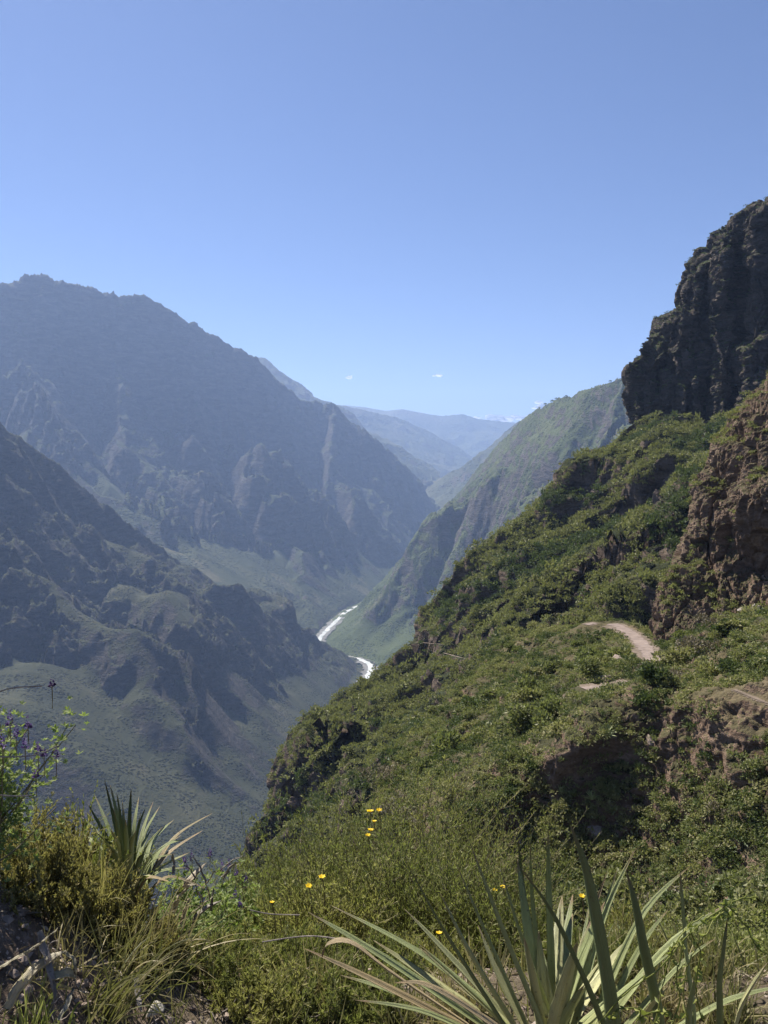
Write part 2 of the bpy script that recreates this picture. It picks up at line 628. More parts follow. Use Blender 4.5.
EX = [(L5, 100, (70, 600)), (L3, 200, (35, 420)), (R5, 300, (45, 500))]
DX = 13.0
gx0, gy0 = -2900.0, 1000.0
ex, ey = np.meshgrid(gx0 + DX * np.arange(330), gy0 + DX * np.arange(480))
H0 = np.full(ex.shape, -1e9)
D0 = np.full(ex.shape, 1e9)
for rd, sd, wp in EX:
    h_, d_ = base_height(ex, ey, rd, sd, wp)
    D0 = np.where(h_ > H0, d_, D0)
    H0 = np.maximum(H0, h_)
H0 = carve(H0, ex, ey)
CD = 45.0
cx_, cy_ = np.meshgrid(gx0 + CD * np.arange(97), gy0 + CD * np.arange(141))
C0 = bilin(H0, gx0, gy0, DX, cx_, cy_)
C1 = erode(C0 + 45 * fbm(P2(cx_ / 500, cy_ / 500), 3, 57), CD, 16, 0.020, 0.5, 0.22, 18)
dc = bilin(C1 - C0, gx0, gy0, CD, ex, ey) * np.clip(D0 / 260 - 0.1, 0.0, 1)
H0 = carve(np.maximum(H0 + dc, FLOOR), ex, ey)
COARSE = (dc, gx0, gy0, DX)
H1 = erode(H0 + 20 * fbm(P2(ex / 210, ey / 210), 4, 55) * sstep(FLOOR + 20, FLOOR + 120, H0), DX)
rdist = river_dist(ex, ey)
cap = 60 + 420 * sstep(-0.35, 0.45, fbm(P2(ex / 650, ey / 650), 3, 91))
fan = FLOOR + np.minimum(0.66 * (rdist - 34) - 0.00012 * np.maximum(rdist - 34, 0) ** 2, cap)
H1 = np.logaddexp(H1 / 9, fan / 9) * 9
DELTA = ((H1 - H0) * np.where(H1 > H0, 1.0, np.clip(D0 / 70, 0.1, 1)), gx0, gy0, DX)

terrain('mountain', ridge_terrain(L5, (-150, 470), (2900, 7600), 640, 640, 100, warp=(70, 600), crag=24, rough=46, lam=520, crest=0.5, side=-1, jag=42, ribs=(0.62, -0.78, 120, 330)), M_left, 'huge hazy dark mountain across the canyon, its jagged crest highest on the left', 'mountain')
terrain('hill', ridge_terrain(L3, (-190, 385), (950, 3000), 640, 680, 200, warp=(35, 420), crag=12, rough=24, lam=260, crest=0.6, side=-1, jag=17, ribs=(0.55, -0.83, 45, 150)), M_dull,
        'nearer left ridge with dull green slopes and dark rock bands falling to the river', 'mountain')
G_R5 = ridge_terrain(R5, (240, 720), (1700, 5200), 640, 560, 300, warp=(45, 500), crag=14, rough=44, lam=420, crest=0.3, cut=0.75, side=1, jag=16, ribs=(-0.85, -0.5, 34, 170))
terrain('mountain', G_R5, M_green,
        'sunlit green slope with crags, right of the river and behind the near hillside', 'mountain')
DELTA = None
KEEP_RIV, RIV = RIV, None

# ridges further up the canyon
terrain('mountain', ridge_terrain([([(130, 330, 8000), (200, 345, 8100), (250, 357, 8200), (266, 358, 8300), (285, 372, 8400), (305, 391, 8500), (326, 405, 8700), (360, 440, 9000), (400, 480, 9500)], 0.9, 400, 0.6)],
        (180, 440), (7200, 10500), 280, 200, 400, crag=25, rough=60), M_far, 'bare brownish ridge showing just over the left mountain crest', 'mountain')
terrain('mountain', ridge_terrain([([(280, 396, 10500), (330, 404, 10600), (345, 406, 10700), (370, 412, 10900), (400, 419, 11200), (430, 432, 11500), (455, 446, 11800), (480, 463, 12300)], 0.8, 400, 0.55)],
        (280, 540), (9500, 14000), 280, 200, 500, crag=25, rough=60), M_far, 'blue ridge stepping down to the canyon gap from the left', 'mountain')
terrain('mountain', ridge_terrain([([(640, 395, 6300), (580, 405, 6500), (540, 415, 6700), (520, 423, 6900), (500, 440, 7100), (480, 458, 7400), (458, 482, 7700), (435, 505, 8200)], 0.9, 300, 0.6)],
        (330, 640), (5600, 9500), 330, 220, 600, crag=20, rough=45), M_far, 'bluish spur behind the sunlit slope right of the canyon gap', 'mountain')
terrain('mountain', ridge_terrain([([(200, 400, 15500), (330, 404, 15200), (365, 407, 15000), (385, 411, 14800), (400, 409, 14600), (440, 416, 14600), (462, 414, 14700), (480, 419, 14800), (520, 423, 15000), (600, 420, 15500), (720, 410, 16000)], 0.6, 600, 0.4)],
        (240, 700), (12800, 17800), 400, 160, 700, crag=30, rough=60, warp=(60, 900)), M_far, 'pale farthest mountains on the horizon at the end of the canyon', 'mountain')

# valley floor and river
fx, fy = np.meshgrid(np.linspace(-5000, 5000, 60), np.linspace(300, 24000, 120))
terrain('ground', np.stack([fx, fy, FLOOR - 8 + 2 * fbm(P2(fx / 300, fy / 300), 3, 5)], -1), M_mid, 'canyon floor under the mountains', 'ground')


def ribbon(pts, w, z=0.0, n=60, seed=1, wv=0.3):
    C = catmull(np.array(pts, float), n)
    t = np.gradient(C, axis=0)
    s = np.stack([t[:, 1], -t[:, 0], np.zeros(n)], -1)
    s /= np.linalg.norm(s, axis=1)[:, None]
    k = np.arange(n)
    wl = w * (1 + wv * fbm(P2(k * 0.23, k * 0.0 + 3.3), 4, seed)) / 2
    wr = w * (1 + wv * fbm(P2(k * 0.35, k * 0.0 + 9.3), 3, seed + 3)) / 2
    L = C - s * wl[:, None]; R = C + s * wr[:, None]
    return np.stack([L, C, R], 1) + np.array([0, 0, z])


M_bank = plain_mat('river_gravel', (0.1, 0.095, 0.085), (0.22, 0.21, 0.19), 0.05, 0.95, 1.0)
M_water = plain_mat('river_water', (0.34, 0.37, 0.36), (0.8, 0.8, 0.78), 0.035, 0.25, 1.5, spec=0.5)
terrain('river_bank', ribbon(RV, 50, -1.2, 260, 9, 0.9), M_bank, 'grey gravel bars along both sides of the river', 'gravel bar')
R = ribbon(RV, 19, 0, 260, 4, 1.0)
terrain('river', R, M_water, 'bright river winding along the canyon bottom', 'river')

# ------------------------------------------------------------------ near side of the canyon
M_hill = terrain_mat('hillside_ground', [(0.02, 0.025, 0.01), (0.03, 0.036, 0.014), (0.052, 0.05, 0.025)],
                     [(0.055, 0.042, 0.034), (0.12, 0.088, 0.066), (0.2, 0.15, 0.115)], 1.3, 0.38, 0.6, dry=(0.16, 0.13, 0.07))
M_cliff = terrain_mat('cliff_rock', [(0.035, 0.045, 0.016), (0.05, 0.06, 0.022), (0.09, 0.085, 0.04)],
                      [(0.05, 0.042, 0.038), (0.11, 0.088, 0.074), (0.19, 0.15, 0.12)], 2.2, 0.5, 0.75, bump=1.6)
M_near = terrain_mat('near_slope_ground', [(0.045, 0.046, 0.022), (0.08, 0.07, 0.036), (0.14, 0.11, 0.066)],
                     [(0.08, 0.055, 0.04), (0.185, 0.125, 0.088), (0.32, 0.23, 0.165)], 0.45, 0.42, 0.68, dry=(0.2, 0.15, 0.09))


def disp(G, terms, seed=0, fade=None):
    n = orient(G)
    d = np.zeros(G.shape[:2])
    for k, (amp, lam, kind) in enumerate(terms):
        lam = np.array(lam if isinstance(lam, tuple) else (lam,) * 3, float)
        if kind == 'c':
            wq = G / lam + 0.25 * np.stack([noise3(G / lam * 1.7 + 5 * j, seed + j) for j in range(3)], -1)
            v, e = cells(wq, seed + 10 * k)
            v = v - 0.45 * np.exp(-e / 0.09)
        else:
            v = fbm(G / lam + 7.1 * k, 4, seed + 10 * k, 0.5, ridged=(kind == 'r'))
        d += amp * (v - v.mean())
    if fade is not None: d *= fade
    return G + n * d[..., None]


# the long green hillside
E1 = [(768, 420, 340), (700, 434, 372), (660, 430, 388), (628, 434, 396), (600, 459, 392), (560, 493, 386), (520, 524, 378), (470, 569, 368), (440, 603, 360), (420, 640, 350), (399, 668, 340), (362, 698, 326), (322, 728, 314), (288, 758, 302), (283, 792, 290), (264, 832, 265), (247, 872, 240), (236, 912, 220), (225, 1000, 190)]
E2 = [(768, 445, 290), (722, 455, 300), (700, 458, 310), (672, 474, 305), (650, 503, 300), (612, 533, 285), (572, 562, 275), (532, 602, 262), (497, 636, 255), (472, 666, 245), (447, 691, 238), (417, 716, 228), (382, 746, 215), (352, 776, 205), (332, 801, 195), (312, 841, 180), (292, 881, 160), (272, 921, 140), (262, 1010, 120)]
E3 = [(790, 480, 190), (745, 484, 190), (720, 500, 195), (700, 530, 190), (680, 560, 180), (652, 590, 170), (612, 620, 165), (577, 650, 158), (548, 680, 152), (522, 710, 145), (492, 735, 138), (462, 760, 130), (432, 790, 122), (402, 820, 114), (377, 850, 104), (352, 890, 92), (332, 930, 82), (312, 980, 72), (302, 1060, 62)]
back = [tuple(P(x, y, d) + np.array([-0.12 * 60, 60.0 + d * 0.08, -0.55 * (60 + d * 0.08) - 25])) for x, y, d in E1]
back2 = [tuple(P(x, y, d) + np.array([-120.0, 130.0, -300.0])) for x, y, d in E1]
E4 = [tuple(P(x, y, d) + np.array([12.0, -30.0, -16.0])) for x, y, d in E3]
hill_rows = [[(*q, 0) if len(q) == 3 and k in (0, 1, 5) else q for q in r] for k, r in enumerate((back2, back, E1, E2, E3, E4))]
Gh = loft(hill_rows, 620, 620)
S_tmp = Surf(Gh)
for px, py, h, w, fd in ((590, 494, 15, 15, (-0.5, -0.86)), (560, 514, 5, 8, (-0.6, -0.8)), (648, 497, 11, 10, (-0.4, -0.9)), (290, 790, 8, 10, (-0.5, -0.86)), (318, 770, 7, 9, (-0.5, -0.86)), (262, 848, 7, 7, (-0.5, -0.86)), (600, 585, 9, 26, (-0.5, -0.86)), (545, 625, 4, 20, (-0.6, -0.8))):
    q = S_tmp.hit(px, py)
    if not q: continue
    c = q[0]; fd = np.array(fd)
    wob = 5 * fbm(P2(Gh[..., 0] / 12, Gh[..., 1] / 12), 3, 8)
    u = -((Gh[..., 0] - c[0]) * fd[0] + (Gh[..., 1] - c[1]) * fd[1]) + wob
    v = (Gh[..., 0] - c[0]) * fd[1] - (Gh[..., 1] - c[1]) * fd[0]
    Gh[..., 2] += h * sstep(-1.0, 1.4, u) * np.exp(-(v / w) ** 4) * np.exp(-np.maximum(u, 0) / (1.6 * h))
rib = fbm(P2((0.26 * Gh[..., 0] + 0.96 * Gh[..., 1]) / 30, (-0.96 * Gh[..., 0] + 0.26 * Gh[..., 1]) / 130, Gh[..., 2] * 0), 4, 19, ridged=True)
Gh = Gh + orient(Gh) * (13 * (rib - rib.mean()))[..., None]
Gh = disp(Gh, [(8, 60, 'f'), (6.5, (30, 30, 44), 'r'), (1.5, 9, 'r'), (0.5, 2.6, 'f')], 11)
def level(G, pixs):
    S_ = Surf(G)
    out = []
    for pix, w in pixs:
        C = np.array([h[0] for h in (S_.hit(*q) for q in pix) if h])
        for _ in range(2): C[1:-1] = (C[:-2] + 2 * C[1:-1] + C[2:]) / 4
        out.append(C)
        best = np.full(G.shape[:2], 1e9); bz = np.zeros(G.shape[:2])
        for q in catmull(C, 160):
            dd = np.hypot(G[..., 0] - q[0], G[..., 1] - q[1])
            k = dd < best
            best = np.where(k, dd, best); bz = np.where(k, q[2], bz)
        G[..., 2] += (bz - G[..., 2]) * (1 - sstep(w * 0.75, w * 2.4, best))
    return out


TRH = [([(405, 641), (416, 642), (430, 643), (444, 645), (456, 645)], 0.7), ([(444, 653), (452, 655), (460, 658), (472, 660)], 0.6)]
THP = level(Gh, TRH)
terrain('hillside', Gh, M_hill, 'long green shrubby hillside falling left from the big cliff into the canyon', 'hillside')
S_hill = Surf(Gh)

# the big cliff
CX = [(628, 400), (638, 393), (647, 391), (656, 408), (663, 392), (674, 387), (682, 379), (685, 392), (693, 378), (704, 386), (722, 362), (736, 372), (752, 352), (775, 350), (830, 335), (960, 300)]
TOP = [372, 362, 348, 332, 322, 317, 313, 292, 272, 259, 238, 226, 216, 201, 158, 78]
cl = []
for f, dd in ((-0.02, 60), (0.0, 5), (0.06, 0), (0.33, 3), (0.66, -2), (1.0, -3), (1.5, -8)):
    row = [(650, 380 + 70 * max(f, 0), 478)]
    for (x, d), tp in zip(CX, TOP):
        bot = 438 if x < 760 else 420
        row.append((x + (1 - min(max(f, 0), 1)) * (6 if x < 700 else 4) * (0.4 if f > 0.3 else 1), tp + (bot - tp) * f + (10 if f < 0 else 0), d + dd))
    cl.append([(x_ + 9 * max(0, 1 - (x_ - 628) / 90) * min(max(f, 0), 1), y_, d_) for x_, y_, d_ in row])
Gc = loft(cl, 420, 480)
Gc = disp(Gc, [(9, (26, 26, 60), 'c'), (5, (11, 11, 22), 'c'), (4, 34, 'f'), (2.0, (4.5, 4.5, 7), 'c'), (1.4, 5, 'r'), (0.5, 1.6, 'f')], 31)
terrain('cliff', Gc, M_cliff, 'tall dark brown cliff standing on top of the green hillside', 'cliff', smooth=False)
S_cliff = Surf(Gc)

# brown buttress nearer on the right
bt = [[(800, 372, 128), (800, 350, 118), (830, 330, 110), (860, 310, 106), (960, 280, 104)],
      [(765, 402, 124), (742, 404, 106), (770, 392, 99), (830, 372, 95), (960, 350, 92)],
      [(740, 445, 122), (715, 450, 104), (742, 444, 96), (800, 436, 91), (960, 430, 86)],
      [(725, 486, 120), (700, 484, 101), (728, 494, 95.5), (770, 470, 89), (960, 468, 82)],
      [(722, 505, 119), (699, 504, 99), (729, 506, 92), (768, 500, 84.5), (960, 500, 78)],
      [(718, 542, 116), (694, 540, 97), (724, 548, 92.5), (768, 560, 88), (960, 560, 80)],
      [(700, 585, 112), (670, 580, 94), (708, 600, 88), (768, 602, 85), (960, 610, 77)],
      [(690, 645, 108), (653, 640, 90), (698, 645, 84), (768, 632, 80), (960, 640, 72)],
      [(690, 700, 106), (650, 700, 87), (698, 705, 81), (768, 690, 77), (960, 690, 70)]]
Gb = loft(bt, 300, 300)
Gb = disp(Gb, [(1.6, (6, 6, 14), 'c'), (1.0, (2.2, 2.2, 5), 'r'), (1.2, 7, 'f'), (0.45, (3, 3, 5), 'c'), (0.35, (0.9, 0.9, 1.6), 'r')], 51)
terrain('cliff', Gb, M_near, 'rough brown rock buttress with dry grass ledges beside the trail', 'cliff', smooth=False)
S_butt = Surf(Gb)

# the near spur that carries the trail, and the shaded hollow below it
nr = [[(500, 650, 140), (540, 648, 135), (590, 645, 132), (630, 642, 125), (665, 645, 116), (720, 645, 104), (800, 640, 97), (960, 600, 96)],
      [(500, 640, 112), (540, 634, 106), (585, 629, 103), (622, 626, 100), (656, 641, 91), (700, 641, 82), (768, 620, 75), (960, 590, 70)],
      [(455, 690, 95), (502, 680, 89), (560, 665, 85), (606, 655, 82), (650, 662, 74), (700, 655, 68), (768, 638, 62), (960, 620, 56)],
      [(415, 735, 82), (462, 728, 77), (530, 708, 70), (598, 695, 64), (650, 688, 60), (700, 683, 56), (768, 676, 51), (960, 676, 46)],
      [(375, 790, 70), (425, 780, 66), (500, 760, 58), (560, 742, 54), (636, 702, 54), (690, 704, 51), (768, 708, 47), (960, 720, 42)],
      [(355, 840, 62), (405, 830, 58), (490, 800, 53), (545, 800, 52.5), (630, 790, 51), (690, 800, 48), (768, 810, 43), (960, 830, 36)],
      [(345, 900, 54), (396, 885, 52), (482, 855, 50.5), (560, 870, 48.5), (630, 900, 46), (700, 900, 41.5), (768, 900, 37), (960, 930, 31)],
      [(340, 980, 44), (392, 960, 42), (478, 960, 40), (560, 985, 38), (630, 1000, 35), (700, 990, 31), (768, 1000, 28), (960, 1040, 22)],
      [(335, 1120, 30), (380, 1120, 28), (470, 1120, 25), (560, 1120, 23), (630, 1120, 20), (700, 1120, 18), (768, 1120, 16), (960, 1120, 13)]]
Gn = loft(nr, 520, 520)
Gn = disp(Gn, [(1.3, 9, 'f'), (1.0, (4, 4, 6), 'r'), (0.3, (2.0, 2.0, 2.6), 'c'), (0.15, 1.4, 'r'), (0.12, 0.5, 'r'), (0.08, 0.25, 'f')], 71)
TR = [([(599, 622), (605, 621), (612, 624), (622, 629), (632, 633), (640, 640), (645, 648), (650, 655), (654, 661)], 1.6),
      ([(586, 690), (596, 686), (606, 688), (618, 687), (630, 683)], 1.2), ([(562, 627), (574, 626), (586, 625), (595, 623)], 0.7), ([(734, 690), (746, 695), (760, 701), (790, 712)], 0.3)]
TP = level(Gn, TR)
terrain('hillside', Gn, M_near, 'near rocky spur with the trail on it and a shaded hollow below', 'hillside')
S_near = Surf(Gn)

# ------------------------------------------------------------------ trails
M_verge = plain_mat('trail_verge', (0.09, 0.07, 0.05), (0.2, 0.155, 0.12), 1.1, 0.95, 0.1)
M_path = plain_mat('trail_dust', (0.13, 0.1, 0.085), (0.26, 0.205, 0.175), 1.1, 0.95, 0.05)


for C, (pix, w), lab in zip(TP, TR, ('pale dirt trail curving round the near spur by the brown buttress', 'short stretch of trail under a rock on the near spur', 'narrow trace of trail running left from the trail bend', 'trail cut into the grassy slope at the right edge')):
    terrain('path', ribbon(C, w * 1.9, 0.015, 90, len(C) + 5, 1.1), M_verge, 'worn brown verge beside the ' + lab, 'verge')
    terrain('path', ribbon(C, w, 0.05, 90, len(C), 0.9), M_path if w > 0.5 else M_verge, lab, 'path')
for C, (pix, w), lab in zip(THP, TRH, ('faint trail round the far shoulder of the hillside', 'lower bend of the faint trail on the far shoulder')):
    terrain('path', ribbon(C, w, 0.03, 90, len(C), 1.3), M_path, lab, 'path')

# ------------------------------------------------------------------ bushes
def leaf_cards(p, d, n, L, W, fold=0.25):
    """diamond leaves: base p, direction d, face normal n"""
    s = np.cross(d, n)
    s /= np.linalg.norm(s, axis=1)[:, None] + 1e-9
    nn = np.cross(s, d)
    L = np.broadcast_to(L, (len(p),))[:, None]; W = np.broadcast_to(W, (len(p),))[:, None]
    a = p
    b = p + d * L * 0.45 + s * W * 0.5 + nn * W * fold
    c = p + d * L
    e = p + d * L * 0.45 - s * W * 0.5 + nn * W * fold
    V = np.stack([a, b, c, e], 1).reshape(-1, 3)
    return V, np.arange(len(V)).reshape(-1, 4)


def unit(v):
    return v / (np.linalg.norm(v, axis=-1, keepdims=True) + 1e-9)


def bush_leaves(nl, leaf, lobes=7, flat=0.75, g=rng):
    """a leafy dome about 1 m across"""
    c = g.normal(size=(lobes, 3)) * np.array([0.27, 0.27, 0.16])
    c[:, 2] = np.abs(c[:, 2]) + 0.15
    r = g.uniform(0.16, 0.32, lobes)
    k = g.integers(0, lobes, nl)
    u = unit(g.normal(size=(nl, 3)))
    u[:, 2] = np.where(u[:, 2] < -0.3, -u[:, 2], u[:, 2])
    rad = r[k] * g.uniform(0.55, 1.12, nl) ** 0.6
    p = c[k] + u * rad[:, None]
    p[:, 2] = np.maximum(p[:, 2] * flat, 0.02)
    d = unit(u * 0.8 + g.normal(size=(nl, 3)) * 0.6 + np.array([0, 0, 0.35]))
    n = unit(u + g.normal(size=(nl, 3)) * 0.5 + np.array([0, 0, 0.6]))
    return leaf_cards(p, d, n, leaf * g.uniform(0.6, 1.4, nl), leaf * 0.6 * g.uniform(0.7, 1.3, nl))


def tile(templates, pos, scale, yaw, tilt=None):
    Vs, Fs, off = [], [], 0
    pick = rng.integers(0, len(templates), len(pos))
    for k, (V, F_) in enumerate(templates):
        i = np.where(pick == k)[0]
        if not len(i): continue
        c, s = np.cos(yaw[i])[:, None], np.sin(yaw[i])[:, None]
        sc = scale[i] if scale.ndim == 2 else np.repeat(scale[i, None], 3, 1)
        x = V[None, :, 0] * c - V[None, :, 1] * s
        y = V[None, :, 0] * s + V[None, :, 1] * c
        W = np.stack([x * sc[:, :1], y * sc[:, 1:2], np.broadcast_to(V[None, :, 2], x.shape) * sc[:, 2:3]], -1) + pos[i][:, None]
        f = F_[None] + (np.arange(len(i)) * len(V))[:, None, None] + off
        Vs.append(W.reshape(-1, 3)); Fs.append(f.reshape(-1, F_.shape[1]))
        off += len(i) * len(V)
    return np.concatenate(Vs), np.concatenate(Fs)


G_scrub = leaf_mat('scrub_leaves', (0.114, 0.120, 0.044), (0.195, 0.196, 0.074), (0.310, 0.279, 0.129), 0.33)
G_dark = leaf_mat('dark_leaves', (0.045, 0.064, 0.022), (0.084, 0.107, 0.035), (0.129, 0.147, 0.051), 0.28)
G_mid = leaf_mat('green_leaves', (0.100, 0.115, 0.042), (0.164, 0.176, 0.067), (0.256, 0.240, 0.114), 0.36)
G_pale = leaf_mat('olive_leaves', (0.143, 0.152, 0.058), (0.221, 0.218, 0.089), (0.325, 0.290, 0.150), 0.36)
G_grey = leaf_mat('grey_dry_leaves', (0.1, 0.09, 0.06), (0.16, 0.135, 0.09), (0.22, 0.18, 0.12), 0.2)


def off_trail(c, T=None, r=1.6):
    m = np.ones(c.shape[:-1])
    C = np.concatenate([catmull(t, 40) for t in (T or TP)])
    for q in C:
        m *= (np.linalg.norm(c - q, axis=-1) > r)
    return m


def clump(c, lam, seed, lo=-0.15, hi=0.2):
    return sstep(lo, hi, fbm(c / lam, 3, seed))


far_t = [bush_leaves(44, 0.26, 5, 0.95) for _ in range(10)]
p, n = S_hill.sample(27000, 0.9, lambda c, n: (n[..., 2] > 0.33) * (c[..., 2] > -260) * (0.8 + clump(c, 30, 3)) * np.where((c * n).sum(-1) < 0, 1.0, 0.06) * sstep(500, 380, c[..., 1]) * off_trail(c, THP, 2.0))
dk = fbm(p / 40, 3, 9) > 0.12  # noise picks which clumps get the dark leaves
dist = np.linalg.norm(p, axis=1)
sc = rng.uniform(1.2, 2.8, len(p)) * np.where(rng.random(len(p)) < 0.07, 1.7, 1) * np.clip(dist / 260, 0.5, 1.1)
for sel, mat, lab in ((dk, G_dark, 'dark scrub growing in clumps over the green hillside'), (~dk, G_scrub, 'bright scrub covering the rest of the green hillside')):
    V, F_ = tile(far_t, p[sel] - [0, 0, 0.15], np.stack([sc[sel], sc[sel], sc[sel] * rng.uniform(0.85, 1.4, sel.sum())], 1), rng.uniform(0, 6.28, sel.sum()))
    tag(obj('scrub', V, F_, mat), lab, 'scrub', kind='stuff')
p, n = S_cliff.sample(2600, 0.3, lambda c, n: (n[..., 2] > 0.3) * 1.0)
V, F_ = tile(far_t, p, rng.uniform(0.7, 1.9, len(p)), rng.uniform(0, 6.28, len(p)))
tag(obj('scrub', V, F_, G_dark), 'scrub clinging to the ledges and the top of the big cliff', 'scrub', kind='stuff')
p, n = S_butt.sample(1300, 0.3, lambda c, n: (n[..., 2] > 0.25) * clump(c, 6, 14))
V, F_ = tile([bush_leaves(60, 0.22, 5) for _ in range(6)], p, rng.uniform(0.4, 1.3, len(p)), rng.uniform(0, 6.28, len(p)))
tag(obj('scrub', V, F_, G_pale), 'olive scrub on the ledges of the brown buttress', 'scrub', kind='stuff')

# near spur: low ground cover as one mass, the 290 largest shrubs as things
low_t = [bush_leaves(60, 0.2, 6, 0.7) for _ in range(8)]
p, n = S_near.sample(21000, 1.1, lambda c, n: (n[..., 2] > 0.12) * (c[..., 1] > 18) * (0.16 + clump(c, 5, 21)) * off_trail(c))
tn = fbm(p / 7, 3, 45) + 0.2 * rng.normal(size=len(p))  # patchy noise chooses dark
for sel, mat, lab in ((tn < -0.1, G_dark, 'dark low growth in patches over the near spur'), ((tn >= -0.1) & (tn < 0.14), G_mid, 'green low growth covering the near spur'), (tn >= 0.14, G_pale, 'olive grass and low growth in patches over the near spur')):
    V, F_ = tile(low_t, p[sel], rng.uniform(0.3, 1.05, sel.sum()), rng.uniform(0, 6.28, sel.sum()))
    tag(obj('ground_cover', V, F_, mat), lab, 'ground cover', kind='stuff')

kinds = []
for nm, mat, lab, leaf in (('dark', G_dark, 'dark green rounded shrub growing on the near spur', 0.15), ('mid', G_mid, 'fresh green leafy shrub growing on the near spur', 0.16),
                           ('pale', G_pale, 'pale olive feathery shrub growing on the near spur', 0.13), ('grey', G_grey, 'dry grey twiggy shrub growing on the near spur', 0.1)):
    kinds.append((mat, lab, [mesh_data('shrub', *bush_leaves(520, leaf, int(rng.integers(4, 12)), rng.uniform(0.7, 1.2)), mat) for _ in range(6)], lab.split(' growing')[0] + 's of the near spur'))
p, n = S_near.sample(900, 1.7, lambda c, n: (n[..., 2] > 0.1) * (c[..., 1] > 22) * (0.25 + clump(c, 8, 33)) * off_trail(c, None, 1.9))
qx, qy = to_px(p)
ok = np.where((qx > 380) & (qx < 790) & (qy < 1040))[0]
keep = []
for i in ok:
    if all(np.linalg.norm(p[i] - p[j]) > 0.011 * np.linalg.norm(p[i]) for j in keep):
        keep.append(i)
    if len(keep) >= 285: break
tone = fbm(p / 9, 3, 44)
for i in keep:
    t_ = tone[i] + rng.normal() * 0.22
    k = 0 if t_ < -0.28 else (1 if t_ < 0.06 else 2)
    if rng.random() < 0.09: k = 3
    mat, lab, ms, grp = kinds[k]
    o = bpy.data.objects.new('shrub', ms[rng.integers(0, len(ms))])
    COL.objects.link(o)
    s_ = 0.75 + 1.9 * rng.random() ** 1.6 * np.clip(np.linalg.norm(p[i]) / 60, 0.6, 1.15)
    o.location = Vector(p[i]) - Vector((0, 0, 0.08))
    o.scale = (s_, s_, s_ * rng.uniform(0.75, 1.15))
    o.rotation_euler = (0, 0, rng.uniform(0, 6.28))
    tag(o, lab, 'shrub', grp)

# ------------------------------------------------------------------ ground at our feet
def gz(x, y):
    x = np.asarray(x, float); y = np.asarray(y, float)
    z = -1.62 - 0.10 * y - 0.52 * np.maximum(y - 2.7, 0) - 0.035 * np.maximum(y - 5, 0) ** 2
    z = z + 0.62 * np.exp(-((x + 1.45) / 0.62) ** 2 - ((y - 2.15) / 0.75) ** 2)
    z = z - 0.10 * np.maximum(-x - 1.6, 0) * np.maximum(y - 2.5, 0)
    return z + 0.05 * fbm(P2(x / 0.7, y / 0.7), 4, 5) + 0.02 * fbm(P2(x / 0.12, y / 0.12), 3, 6)


M_soil = terrain_mat('dry_soil', [(0.07, 0.06, 0.035), (0.1, 0.08, 0.05), (0.14, 0.11, 0.075)], [(0.09, 0.065, 0.05), (0.16, 0.115, 0.09), (0.25, 0.19, 0.155)], 0.03, 0.5, 1.1, dry=(0.22, 0.17, 0.11), bush=0.4)
gx_, gy_ = np.meshgrid(np.linspace(-7, 8, 330), np.concatenate([np.linspace(-4, 0.5, 20), np.linspace(0.6, 6, 240), np.linspace(6.2, 22, 50)]))
Gg = np.stack([gx_, gy_, gz(gx_, gy_)], -1)
terrain('ground', Gg, M_soil, 'dry brown soil of the near bank at the bottom', 'ground')


def on(px, d):
    x = (px - 384) / F * d * 1.0
    return np.array([x, d, float(gz(x, d))])


# ------------------------------------------------------------------ plant building blocks
def tubes(curves, radii, sides=3):
    """curves (k, n, 3), radii (k,) or (k, n) -> one set of thin stems"""
    k, n, _ = curves.shape
    R_ = np.broadcast_to(np.asarray(radii, float).reshape(k, -1), (k, n))
    t = unit(np.gradient(curves, axis=1))
    ref = np.where(np.abs(t[..., 2:3]) > 0.9, np.array([1.0, 0, 0]), np.array([0, 0, 1.0]))
    a = unit(np.cross(t, ref)); b = np.cross(t, a)
    an = np.arange(sides) * 2 * math.pi / sides
    V = curves[:, :, None] + R_[..., None, None] * (a[:, :, None] * np.cos(an)[:, None] + b[:, :, None] * np.sin(an)[:, None])
    i = (np.arange(k)[:, None, None] * n + np.arange(n - 1)[None, :, None]) * sides
    j = np.arange(sides)[None, None]
    jn = (j + 1) % sides
    Fq = np.stack([i + j, i + jn, i + jn + sides, i + j + sides], -1).reshape(-1, 4)
    return V.reshape(-1, 3), Fq


def arcs(base, d0, L, droop, n=9, wig=0.0, g=rng):
    """stems from base in direction d0 that bend by droop"""
    k = len(base)
    t = np.linspace(0, 1, n)[None, :, None]
    L = np.asarray(L)[:, None, None]; dr = np.asarray(droop)[:, None, None]
    C = base[:, None] + d0[:, None] * t * L + np.array([0, 0, -1.0]) * dr * L * t ** 2
    if wig:
        w = g.normal(size=(k, n, 3)) * wig * L
        C = C + np.cumsum(w, 1) * t
    return C


def along(C, per, tmin, g=rng):
    k, n, _ = C.shape
    i = np.repeat(np.arange(k), per)
    t = tmin + (1 - tmin) * g.random(k * per)
    f = t * (n - 1)
    j = np.minimum(f.astype(int), n - 2)
    u = (f - j)[:, None]
    return C[i, j] * (1 - u) + C[i, j + 1] * u, unit(C[i, j + 1] - C[i, j]), t


def ring_dirs(k, lean, g=rng, az=None):
    a = g.uniform(0, 2 * math.pi, k) if az is None else az
    l = np.abs(g.normal(size=k)) * lean
    return unit(np.stack([np.cos(a) * np.sin(l), np.sin(a) * np.sin(l), np.cos(l)], -1))


def thing(name, loc, label, cat, group=None):
    return tag(empty(name, loc), label, cat, group)


def part(name, VF, mat, root, smooth=False, label=None):
    V, F_ = VF
    o = obj(name, np.asarray(V) - np.array(root.location), F_, mat, root, smooth)
    if label: o['label'] = label
    return o


